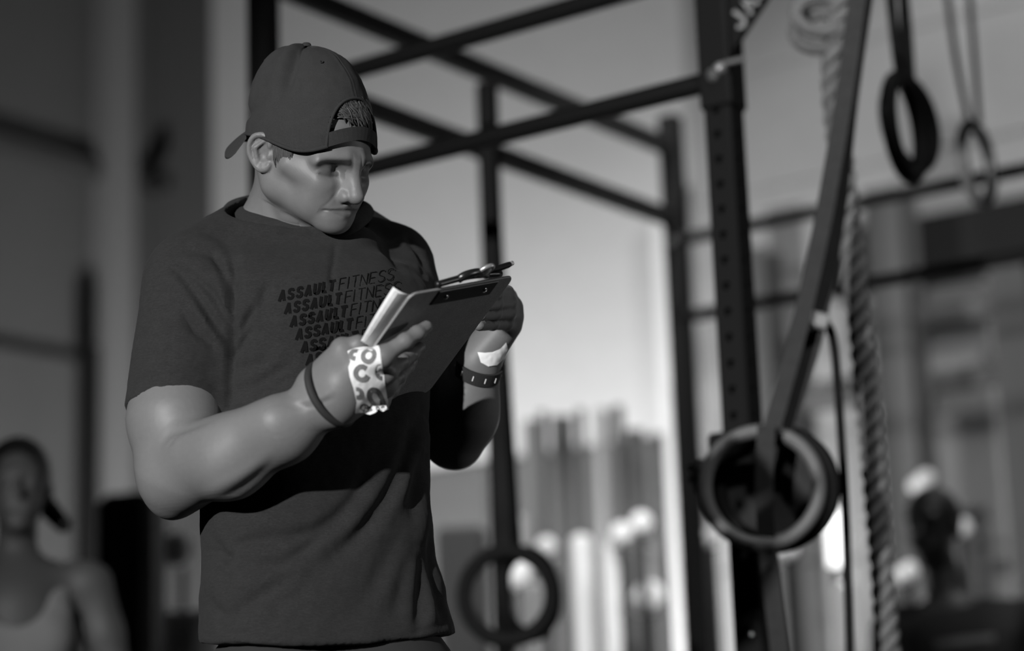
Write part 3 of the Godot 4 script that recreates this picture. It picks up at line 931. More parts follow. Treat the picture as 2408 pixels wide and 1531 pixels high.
	t.mesh(Vector3(-0.35, 0.86, -0.25), Vector3(0.42, sy + 0.06, 0.25), 0.011, tv, ti)
	var ts := solid(smooth_mesh(tv, ti), mat(0.012, 0.9), "t_shirt", g)
	# two short lines of pale print on the chest
	var surf := drape(tv, normals_of(tv, ti), Vector2(-0.15, sy - 0.25), Vector2(0.25, sy), 0.011, 0.003)
	for row in [[0.0, 0.13, -0.095], [0.02, 0.1, -0.15]]:
		var st := SurfaceTool.new()
		st.begin(Mesh.PRIMITIVE_TRIANGLES)
		ribbon(st, [Vector2(row[0] - 0.02, sy + row[2]), Vector2(row[0] + row[1], sy + row[2] + 0.012)], 0.022, surf)
		solid(st.commit(), mat(0.1), "chest_print", ts)
	p = Field.new()
	p.rod(Vector3(0.04, 0.98, 0), Vector3(0.04, 0.88, 0), 0.145, 0.15, 0.03)
	p.xf = Transform3D(Basis(), Vector3(0.04, 0, 0))
	legs_of(p, 0.88, 0.105, 1.35)
	cloth(g, p, Vector3(-0.3, 0.4, -0.25), Vector3(0.38, 1.0, 0.25), M.shorts, "shorts")
	h = Field.new()
	h.xf = Transform3D(Basis(Vector3.UP, -0.35), c)
	h.oval(Vector3(0, 0.036, -0.018), Vector3(0.079, 0.092, 0.097), 0.02)
	h.oval(Vector3(0, -0.06, 0.06), Vector3(0.09, 0.12, 0.09), 0.012, 1)
	cloth(g, h, c - Vector3(0.16, 0.16, 0.16), c + Vector3(0.16, 0.17, 0.16), mat(0.008, 0.6), "hair", 0.006)
# ================================================================ the man with the clipboard
const HEAD := Transform3D(Basis(Vector3(0.6518, -0.5446, 0.5278), Vector3(0.2954, 0.8233, 0.4847), Vector3(-0.6985, -0.1600, 0.6975)), Vector3(-0.2820, 1.6671, 0.0780))
var man: Node3D
var board_frame := Transform3D()
var skin_front: Callable
var skin_points := PackedVector3Array()
var skin_normals := PackedVector3Array()


# folds: [[pixels...], width in metres, depth in metres (negative = groove)]
func fold_segments(list: Array, z: float) -> Array:
	var out := []
	for f in list:
		var pts := []
		for p in f[0]:
			# cloth falls away from the camera towards the far side
			var w := P(p[0], p[1], z - maxf(float(p[0]) - 800.0, 0.0) * 0.0005)
			pts.append(Vector2(w.x, w.y))
		pts = spline(pts, 4)
		var lo: Vector2 = pts[0]
		var hi: Vector2 = pts[0]
		for p in pts:
			lo = lo.min(p)
			hi = hi.max(p)
		var m: float = f[1] * 2.6
		out.append([lo - Vector2.ONE * m, hi + Vector2.ONE * m, pts, f[1], f[2], z])
	# squares of 25 mm that know which folds reach them
	var squares := {}
	for o in out:
		var mm: float = o[3] * 2.6 + 0.018
		for p in spline(o[2], 3):
			for gx in range(floori((p.x - mm) / 0.025), floori((p.x + mm) / 0.025) + 1):
				for gy in range(floori((p.y - mm) / 0.025), floori((p.y + mm) / 0.025) + 1):
					var key := Vector2i(gx, gy)
					if not squares.has(key):
						squares[key] = []
					if not squares[key].has(o):
						squares[key].append(o)
	return [squares]


func fold_height(p: Vector3, segs: Array) -> float:
	# the folds lie on cloth seen from the front; shift to the height where they were measured
	var q := Vector2(p.x, p.y)
	var h := 0.0
	for s in segs[0].get(Vector2i(floori(q.x / 0.025), floori(q.y / 0.025)), []):
		var qq := q
		if qq.x < s[0].x or qq.y < s[0].y or qq.x > s[1].x or qq.y > s[1].y:
			continue
		var pts: Array = s[2]
		var best := 1e9
		var bt := 0.0
		for i in pts.size() - 1:
			var a: Vector2 = pts[i]
			var ab: Vector2 = pts[i + 1] - a
			var t := clampf((qq - a).dot(ab) / maxf(ab.length_squared(), 1e-12), 0.0, 1.0)
			var d := (qq - a - ab * t).length_squared()
			if d < best:
				best = d
				bt = (i + t) / (pts.size() - 1)
		var w: float = s[3]
		var e := exp(-best / (w * w))
		h += s[4] * e * sqrt(maxf(sin(PI * clampf(bt, 0.03, 0.97)), 0.0))
	return h


func build_man() -> void:
	man = thing("person", "man in a backwards cap and dark printed t-shirt reading a clipboard", "person", man_base)
	build_man_body()
	build_shirt()
	build_cap()
	build_hair()
	build_wrist_things()
	build_tape()


func head_field() -> Field:
	var f := Field.new()
	# neck, the strap muscles from behind the ear to the breastbone, the slope to the shoulders
	var nape := HEAD * Vector3(-0.035, -0.03, 0)
	f.rod(nape, P(705, 580, -0.03), 0.05, 0.064, 0.02)
	f.rod(HEAD * Vector3(-0.022, -0.03, 0.05), P(742, 578, 0.035), 0.014, 0.012, 0.02)
	f.rod(HEAD * Vector3(-0.014, -0.055, 0), P(735, 590, 0.005), 0.038, 0.046, 0.02)
	f.rod(P(695, 475, -0.03), P(600, 575, -0.02), 0.046, 0.044, 0.05)
	f.rod(P(740, 480, -0.06), P(870, 580, -0.09), 0.04, 0.05, 0.05)
	f.xf = HEAD
	f.size = 0.97
	# skull, face block, jaw
	f.oval(Vector3(-0.012, 0.048, 0), Vector3(0.094, 0.086, 0.075), 0.01)
	f.oval(Vector3(0.033, 0.034, 0), Vector3(0.061, 0.052, 0.062), 0.02)
	f.oval(Vector3(0.034, -0.024, 0), Vector3(0.060, 0.058, 0.054), 0.03)
	for s in [-1.0, 1.0]:
		f.rod(Vector3(0.004, -0.040, 0.05 * s), Vector3(0.076, -0.067, 0.016 * s), 0.016, 0.014, 0.025)
		f.rod(Vector3(-0.002, 0.0, 0.058 * s), Vector3(0.004, -0.044, 0.05 * s), 0.014, 0.015, 0.025)
		# cheek bone and the soft of the cheek
		f.rod(Vector3(0.072, -0.012, 0.037 * s), Vector3(0.03, -0.004, 0.06 * s), 0.0155, 0.009, 0.022)
		f.oval(Vector3(0.066, -0.042, 0.03 * s), Vector3(0.02, 0.024, 0.02), 0.02)
		f.oval(Vector3(0.080, -0.020, 0.024 * s), Vector3(0.012, 0.016, 0.014), 0.02)
		# brow ridge
		f.rod(Vector3(0.0905, 0.0255, 0.012 * s), Vector3(0.074, 0.0175, 0.044 * s), 0.0115, 0.0092, 0.014)
	f.oval(Vector3(0.090, -0.0685, 0), Vector3(0.0165, 0.015, 0.021), 0.02)
	f.oval(Vector3(0.081, -0.045, 0), Vector3(0.024, 0.024, 0.029), 0.02)
	for s in [-1.0, 1.0]:
		# eye hollow, then the ball under a lowered lid
		f.oval(Vector3(0.099, 0.009, 0.031 * s), Vector3(0.021, 0.0095, 0.019), 0.014, 1)
		f.ball(Vector3(0.073, 0.0065, 0.032 * s), 0.0132, 0.006)
		f.rod(Vector3(0.0855, 0.003, 0.02 * s), Vector3(0.077, 0.003, 0.046 * s), 0.0022, 0.002, 0.003)
	# nose
	f.rod(Vector3(0.094, 0.02, 0), Vector3(0.1175, -0.0165, 0), 0.0075, 0.0095, 0.014)
	f.rod(Vector3(0.088, 0.008, 0), Vector3(0.1, -0.02, 0), 0.013, 0.0145, 0.012)
	f.oval(Vector3(0.1165, -0.0195, 0), Vector3(0.0112, 0.0098, 0.0105), 0.006)
	for s in [-1.0, 1.0]:
		f.oval(Vector3(0.1035, -0.0235, 0.0125 * s), Vector3(0.0115, 0.0085, 0.0065), 0.0045)
		f.rod(Vector3(0.111, -0.033, 0.0065 * s), Vector3(0.1, -0.0315, 0.0085 * s), 0.0028, 0.0026, 0.003, 1)
	# lips, the line between them, the hollow above the chin
	for s in [-1.0, 1.0]:
		f.rod(Vector3(0.0995, -0.0405, 0.004 * s), Vector3(0.083, -0.0475, 0.029 * s), 0.0048, 0.0028, 0.006)
		f.rod(Vector3(0.1025, -0.0505, 0.004 * s), Vector3(0.0845, -0.0510, 0.028 * s), 0.0062, 0.0028, 0.005)
	f.oval(Vector3(0.092, -0.0575, 0), Vector3(0.0115, 0.010, 0.022), 0.008)
	# ears
	for s in [-1.0, 1.0]:
		var e := Basis(Vector3.UP, deg_to_rad(28.0 * s)) * Basis(Vector3.BACK, deg_to_rad(12.0))
		var c := Vector3(-0.010, -0.001, 0.0775 * s)
		f.oval(c, Vector3(0.0165, 0.0245, 0.006), 0.006, 0, e)
		f.oval(c + Vector3(0.002, 0.004, 0.006 * s), Vector3(0.012, 0.018, 0.006), 0.003, 1, e)
		var rim := []
		for p in [[0.013, 0.012], [0.012, 0.024], [0.001, 0.0305], [-0.012, 0.026], [-0.0185, 0.012], [-0.0175, -0.005], [-0.01, -0.02], [-0.001, -0.029], [0.009, -0.027], [0.013, -0.018]]:
			rim.append(c + e * Vector3(p[0], p[1] * 0.84, 0.0035 * s))
		if s > 0.0:
			rim = spline(rim, 3)
		for i in rim.size() - 1:
			f.rod(rim[i], rim[i + 1], 0.0036, 0.0036, 0.0025)
		# inner fold, tragus, bowl
		f.rod(c + e * Vector3(0.004, 0.017, 0.003 * s), c + e * Vector3(-0.0095, 0.006, 0.004 * s), 0.0026, 0.003, 0.003)
		f.rod(c + e * Vector3(-0.0095, 0.006, 0.004 * s), c + e * Vector3(-0.005, -0.013, 0.003 * s), 0.003, 0.0032, 0.003)
		f.oval(c + e * Vector3(0.0035, -0.003, 0.004 * s), Vector3(0.007, 0.0085, 0.005), 0.003, 1, e)
		f.ball(c + e * Vector3(0.0125, -0.004, 0.002 * s), 0.0042, 0.004)
		f.ball(c + e * Vector3(0.004, -0.02, 0.001 * s), 0.006, 0.006)
	return f


func skin_tone(v: PackedVector3Array, from: int, to: int, tint: PackedColorArray) -> void:
	var inv := HEAD.affine_inverse()
	for i in range(from, to):
		var q := inv * v[i] / 0.97
		var c := 1.0
		if q.x > 0.045 and absf(q.z) < 0.06 and q.y > -0.08:
			var s := absf(q.z)
			# eyebrow
			var by := 0.0275 - 0.25 * (s - 0.012) - 20.0 * maxf(s - 0.042, 0.0) ** 2
			var b := exp(-pow((q.y - by) / 0.0055, 2.0)) * smoothstep(0.009, 0.014, s) * (1.0 - smoothstep(0.05, 0.058, s))
			c = lerpf(c, 0.14, clampf(b * 1.5, 0.0, 1.0))
			# lashes of the lowered lids
			if s > 0.017 and s < 0.048:
				c = lerpf(c, 0.3, exp(-pow((q.y - 0.002) / 0.0024, 2.0)) * 0.9)
			if s > 0.014 and s < 0.05:  # socket and lid darkened: the brow's shadow painted into the skin
				c = lerpf(c, 0.62, smoothstep(-0.004, 0.004, q.y) * smoothstep(0.02, 0.012, q.y) * smoothstep(0.05, 0.042, s))
			# lips
			if s < 0.036 and q.x > 0.074:
				var l := smoothstep(0.0, 0.003, 0.0105 * (1.0 - s / 0.032) - absf(q.y + 0.0465 + 3.0 * s * s) + 0.001)
				c = lerpf(c, 0.74, l)
				c = lerpf(c, 0.3, 0.8 * exp(-pow((q.y + 0.0445 + 5.0 * s * s) / 0.0016, 2.0)) * (1.0 - smoothstep(0.028, 0.036, s)))
		tint[i] = Color(c, c, c)


func arm_right() -> Field:
	var f := Field.new()
	var sh := P(446, 650, 0.055)
	var el := P(415, 1118, 0.105)
	var wr := P(772, 930, 0.233)
	f.rod(sh, P(417, 925, 0.08), 0.05, 0.053, 0.03)
	f.rod(P(417, 925, 0.08), P(414, 990, 0.092), 0.053, 0.0595, 0.02)
	f.rod(P(414, 990, 0.092), el, 0.0595, 0.047, 0.04)
	f.oval(P(432, 1005, 0.107), Vector3(0.036, 0.05, 0.036), 0.04)             # upper arm muscle
	f.rod(el, P(402, 1178, 0.087), 0.043, 0.022, 0.03)                       # point of the elbow
	f.rod(el, P(540, 1080, 0.173), 0.046, 0.0485, 0.03)
	f.rod(P(540, 1080, 0.173), P(672, 1012, 0.213), 0.0485, 0.0385, 0.03)
	f.rod(P(672, 1012, 0.213), wr, 0.0385, 0.0305, 0.03)
	f.rod(P(455, 1060, 0.157), P(640, 985, 0.233), 0.03, 0.022, 0.03)       # muscle along the thumb side
	f.rod(wr, P(808, 908, 0.250), 0.0305, 0.029, 0.02)
	f.rod(P(742, 903, 0.233), P(790, 963, 0.233), 0.024, 0.023, 0.02)
	return f


func on_board(px: float, py: float, off: float) -> Vector3:
	# where the sight line through a pixel meets the plane off in front of the board's back
	var r := tilt * Vector3((px - 1204.0) / 5000.0, -(py - 765.5) / 5000.0, -1.0)
	var c := Vector3(0, CAM.y, MAN_DISTANCE)
	var n := board_frame.basis.z
	var o := board_frame.origin + n * off
	return c + r * ((o - c).dot(n) / r.dot(n))


func hand_right(f: Field) -> void:
	var wr := P(800, 915, 0.243)
	var mcp := [on_board(900, 838, 0.027), on_board(908, 873, 0.032), on_board(906, 908, 0.032), on_board(893, 942, 0.028)]
	var wrists := [P(788, 868, 0.243), P(796, 890, 0.250), P(802, 916, 0.250), P(806, 944, 0.242)]
	for i in 4:
		f.rod(wrists[i], mcp[i], 0.021, 0.0135 - 0.0005 * i, 0.022)
		f.ball(mcp[i] + board_frame.basis.z * 0.003, 0.0105, 0.01)
	f.rod(P(812, 905, 0.233), on_board(880, 885, 0.02), 0.024, 0.017, 0.03)
	# fingers laid along the back of the board
	chain(f, [mcp[0], on_board(953, 803, 0.027), on_board(981, 784, 0.024), on_board(1003, 768, 0.020)], [0.0122, 0.0107, 0.0098, 0.0082])
	chain(f, [mcp[1], on_board(944, 851, 0.024), on_board(968, 833, 0.013), on_board(988, 817, 0.0085)], [0.0122, 0.0104, 0.0092, 0.0078])
	chain(f, [mcp[2], on_board(936, 886, 0.024), on_board(957, 866, 0.013), on_board(970, 850, 0.008)], [0.0115, 0.0098, 0.0088, 0.0075])
	chain(f, [mcp[3], on_board(921, 920, 0.021), on_board(937, 900, 0.012), on_board(947, 886, 0.008)], [0.0105, 0.0088, 0.0078, 0.0068])
	# the thumb leaves the side of the palm and closes on the paper side of the board
	chain(f, [P(792, 868, 0.236), P(806, 822, 0.256), on_board(842, 810, -0.016), on_board(876, 803, -0.017)], [0.021, 0.0155, 0.0115, 0.009], 0.018)


func chain(f: Field, pts: Array, radii: Array, first := 0.008) -> void:
	for i in pts.size() - 1:
		f.rod(pts[i], pts[i + 1], radii[i], radii[i + 1], first if i == 0 else 0.003)
		if i > 0:
			f.ball(pts[i], radii[i] * 1.06, 0.003)


func arm_left() -> Field:
	var f := Field.new()
	var sh := P(925, 645, -0.09)
	var el := P(1064, 1022, -0.160)
	f.rod(sh, P(1000, 850, -0.130), 0.057, 0.056, 0.03)
	f.rod(P(1000, 850, -0.130), el, 0.056, 0.044, 0.04)
	f.rod(el, P(1077, 1060, -0.165), 0.04, 0.016, 0.03)
	f.rod(el, P(1092, 965, -0.125), 0.042, 0.0435, 0.03)
	f.rod(P(1092, 965, -0.125), P(1122, 868, -0.085), 0.0435, 0.0265, 0.03)
	f.rod(P(1110, 990, -0.140), P(1130, 900, -0.100), 0.027, 0.02, 0.03)
	# hand behind the board's edge, closed on the paper side
	var wr := P(1124, 862, -0.090)
	f.rod(P(1104, 858, -0.085), P(1126, 838, -0.085), 0.02, 0.022, 0.02)
	var mcp := [P(1194, 698, -0.060), P(1207, 720, -0.048), P(1208, 744, -0.045), P(1200, 768, -0.052)]
	for i in 4:
		f.rod(wr.lerp(P(1132, 830, -0.085), 0.6) + Vector3(0, 0, 0.006 * i - 0.008), mcp[i], 0.018, 0.0125, 0.014)
	f.rod(P(1128, 842, -0.085), P(1182, 762, -0.070), 0.024, 0.018, 0.03)
	f.rod(P(1150, 766, -0.028), P(1190, 742, -0.030), 0.004, 0.0045, 0.004, 1)
	f.rod(P(1190, 742, -0.030), P(1228, 726, -0.034), 0.0045, 0.005, 0.004, 1)
	for i in 4:
		var m: Vector3 = mcp[i]
		var tip := on_board(1142.0 - 5.0 * i, 694.0 + 24.0 * i, -0.011)
		var a := m.lerp(tip, 0.38) + Vector3(0.010, 0.006, -0.006)
		var b := m.lerp(tip, 0.72) + Vector3(0.006, 0.004, -0.006)
		chain(f, [m, a, b, tip], [0.0118, 0.0104, 0.009, 0.0078])
	chain(f, [P(1124, 838, -0.090), P(1122, 800, -0.110), P(1136, 768, -0.102), P(1150, 742, -0.100)], [0.019, 0.0145, 0.0115, 0.0095], 0.018)
	return f


func legs_field() -> Field:
	var f := Field.new()
	f.rod(P(735, 680, -0.02), P(735, 1000, -0.02), 0.075, 0.08, 0.05)
	f.rod(Vector3(-0.285, 1.25, -0.02), Vector3(-0.272, 0.96, -0.02), 0.085, 0.085, 0.05)
	for s in [-1.0, 1.0]:
		var hip := Vector3(-0.268 + 0.08 * s, 0.9, 0.01 - 0.03 * s)
		var knee := hip + Vector3(0.02 * s + 0.01, -0.44, 0.02)
		var ankle := Vector3(knee.x + 0.01 * s, 0.09, knee.z - 0.03)
		f.rod(hip, knee, 0.085, 0.058, 0.05)
		f.rod(knee, ankle, 0.055, 0.036, 0.03)
		f.oval(knee + Vector3(0, -0.13, -0.015), Vector3(0.05, 0.11, 0.055), 0.03)
		f.rod(ankle, ankle + Vector3(0.05, -0.055, 0.12), 0.035, 0.028, 0.03)
		f.rod(ankle + Vector3(-0.005, -0.055, -0.02), ankle + Vector3(0.04, -0.06, 0.1), 0.03, 0.03, 0.02)
	return f


func build_man_body() -> void:
	make_board_frame()
	var v := PackedVector3Array()
	var ix := PackedInt32Array()
	var hf := head_field()
	hf.mesh(Vector3(-0.45, 1.525, -0.17), Vector3(-0.312, 1.703, 0.21), 0.0022, v, ix)
	hf.mesh(Vector3(-0.315, 1.525, -0.17), Vector3(-0.165, 1.703, 0.23), 0.0016, v, ix)
	hf.mesh(Vector3(-0.168, 1.525, -0.17), Vector3(-0.1, 1.703, 0.1), 0.004, v, ix)
	hf.mesh(Vector3(-0.45, 1.70, -0.17), Vector3(-0.135, 1.87, 0.23), 0.0032, v, ix)
	var heads := v.size()
	var ra := arm_right()
	hand_right(ra)
	ra.mesh(Vector3(-0.58, 1.10, 0.0), Vector3(-0.262, 1.38, 0.28), 0.004, v, ix)
	ra.mesh(Vector3(-0.266, 1.19, 0.1), Vector3(-0.09, 1.46, 0.40), 0.0023, v, ix)
	var la := arm_left()
	la.mesh(Vector3(-0.24, 1.20, -0.24), Vector3(-0.0, 1.36, 0.02), 0.004, v, ix)
	la.mesh(Vector3(-0.12, 1.352, -0.18), Vector3(0.05, 1.52, 0.17), 0.0025, v, ix)
	var shown := v.size()
	legs_field().mesh(Vector3(-0.56, -0.02, -0.3), Vector3(0.0, 1.5, 0.3), 0.014, v, ix)
	# veins, tendons and the crease of the elbow on the near forearm
	var marks := fold_segments([
		[[[505, 1185], [570, 1150], [640, 1100]], 0.007, -0.003],
		[[[470, 1165], [560, 1130], [640, 1080]], 0.008, 0.002],
		[[[372, 1035], [392, 1012], [440, 1005], [500, 994]], 0.007, -0.004],
		[[[385, 1045], [410, 1022]], 0.004, -0.002],
		[[[400, 1050], [440, 1015], [520, 1000], [590, 985]], 0.012, 0.002],
		[[[690, 970], [745, 972], [795, 960]], 0.004, -0.0016],
		[[[700, 962], [750, 964], [790, 950]], 0.005, 0.0014],
	], 0.2)
	var n := normals_of(v, ix)
	for i in range(heads, shown):
		if n[i].z > 0.1:
			v[i] += n[i] * fold_height(v[i], marks) * smoothstep(0.1, 0.5, n[i].z)
	var creases := fold_segments([
		[[[664, 505], [705, 522], [745, 527]], 0.0022, -0.0012],
		[[[650, 517], [700, 534], [752, 534]], 0.0022, -0.0012],
		[[[668, 495], [712, 512], [742, 519]], 0.002, -0.0011],
		[[[612, 430], [640, 500], [655, 530]], 0.006, -0.002],
	], 0.06)
	var inv := HEAD.affine_inverse()
	for i in heads:
		if n[i].z > 0.1 and (inv * v[i]).y < -0.078 and (inv * v[i]).x < 0.04:
			v[i] += n[i] * fold_height(v[i], creases) * smoothstep(0.1, 0.4, n[i].z)
	# fine lines of the face: between the lips, beside the nose, the frown, the lower lid
	for i in heads:
		var q := inv * v[i] / 0.97
		if q.x < 0.05:
			continue
		var s := absf(q.z)
		var d := 0.0
		if s < 0.038:
			d -= 0.0016 * exp(-pow((q.y + 0.0445 + 5.0 * s * s) / 0.0016, 2.0)) * (1.0 - smoothstep(0.03, 0.036, s)) * smoothstep(0.07, 0.08, q.x)
			d -= 0.0016 * exp(-(pow((s - 0.033) / 0.004, 2.0) + pow((q.y + 0.0525) / 0.006, 2.0)))
		var crease := 0.0215 + (-0.020 - q.y) * 0.52
		if q.y < -0.018 and q.y > -0.05:
			d -= 0.0006 * exp(-pow((s - crease) / 0.003, 2.0)) * smoothstep(-0.05, -0.04, q.y) * smoothstep(-0.018, -0.026, q.y)
		if q.y > 0.008 and q.y < 0.042:
			d -= 0.0007 * exp(-pow((s - 0.0085) / 0.0024, 2.0)) * smoothstep(0.008, 0.018, q.y) * smoothstep(0.042, 0.03, q.y)
			d += 0.0016 * exp(-(pow((s - 0.015) / 0.006, 2.0) + pow((q.y - 0.021) / 0.006, 2.0)))
		if q.y > 0.05 and q.y < 0.075:
			d -= 0.0
		v[i] += n[i] * d
	skin_points = v.slice(0, shown)
	skin_normals = normals_of(v, ix).slice(0, shown)
	skin_front = drape(v.slice(0, heads), skin_normals.slice(0, heads), Vector2(-0.46, 1.52), Vector2(-0.14, 1.68), 0.004, 0.004)
	var tint := PackedColorArray()
	tint.resize(v.size())
	tint.fill(Color.WHITE)
	skin_tone(v, 0, heads, tint)
	var a := []
	a.resize(Mesh.ARRAY_MAX)
	a[Mesh.ARRAY_VERTEX] = v
	a[Mesh.ARRAY_NORMAL] = normals_of(v, ix)
	a[Mesh.ARRAY_COLOR] = tint
	a[Mesh.ARRAY_INDEX] = ix
	var m := ArrayMesh.new()
	m.add_surface_from_arrays(Mesh.PRIMITIVE_TRIANGLES, a)
	M.skin.vertex_color_use_as_albedo = true
	solid(m, M.skin, "body", man)
	# shorts and shoes, below the picture
	var sv := PackedVector3Array()
	var si := PackedInt32Array()
	var sf := Field.new()
	sf.rod(Vector3(-0.32, 0.92, 0.0), Vector3(-0.22, 0.92, -0.02), 0.112, 0.112, 0.03)
	for s in [-1.0, 1.0]:
		var hip := Vector3(-0.268 + 0.08 * s, 0.9, 0.01 - 0.03 * s)
		sf.sleeve(hip, hip + Vector3(0.02 * s, -0.4, 0.02), 0.095, 0.1, Vector3(0, -1, 0), 0.05)
	sf.mesh(Vector3(-0.56, 0.45, -0.26), Vector3(0.0, 1.02, 0.26), 0.012, sv, si)
	solid(smooth_mesh(sv, si), M.shorts, "shorts", man)
	for s in [-1.0, 1.0]:
		var kv := PackedVector3Array()
		var ki := PackedInt32Array()
		var kf := Field.new()
		var c := Vector3(-0.268 + 0.08 * s + 0.03 * s + 0.01, 0.0, -0.0 - 0.03 * s)
		kf.rod(c + Vector3(-0.02, 0.05, -0.04), c + Vector3(0.05, 0.043, 0.13), 0.048, 0.042, 0.02)
		kf.rod(c + Vector3(0, 0.1, -0.02), c + Vector3(0.01, 0.05, 0.02), 0.05, 0.05, 0.03)
		kf.plane(Vector3(0, 0.002, 0), Vector3.DOWN)
		kf.mesh(c + Vector3(-0.12, -0.02, -0.14), c + Vector3(0.16, 0.17, 0.22), 0.01, kv, ki)
		solid(smooth_mesh(kv, ki), M.black_strap, "shoe", man)


func shirt_sections() -> Array:
	# pixel row, left and right outline, half depth
	var rows := [[1499, 480, 1062, 0.125], [1400, 480, 1040, 0.118], [1300, 486, 1016, 0.113], [1200, 480, 1003, 0.121], [1100, 475, 1004, 0.130], [1000, 480, 1002, 0.134], [900, 485, 1004, 0.134], [800, 478, 1004, 0.122], [700, 470, 996, 0.113], [640, 505, 960, 0.085], [598, 590, 880, 0.045]]
	var out := []
	var yaw := deg_to_rad(22.0)
	for w in rows:
		var l := P(w[1], w[0], 0.0)
		var r := P(w[2], w[0], 0.0)
		var half := (r.x - l.x) / 2.0
		var b: float = w[3]
		var a := sqrt(maxf(half * half - b * b * sin(yaw) * sin(yaw), 0.001)) / cos(yaw)
		out.append([(l.y + r.y) / 2.0, (l.x + r.x) / 2.0, -0.005, a, b])
	return out


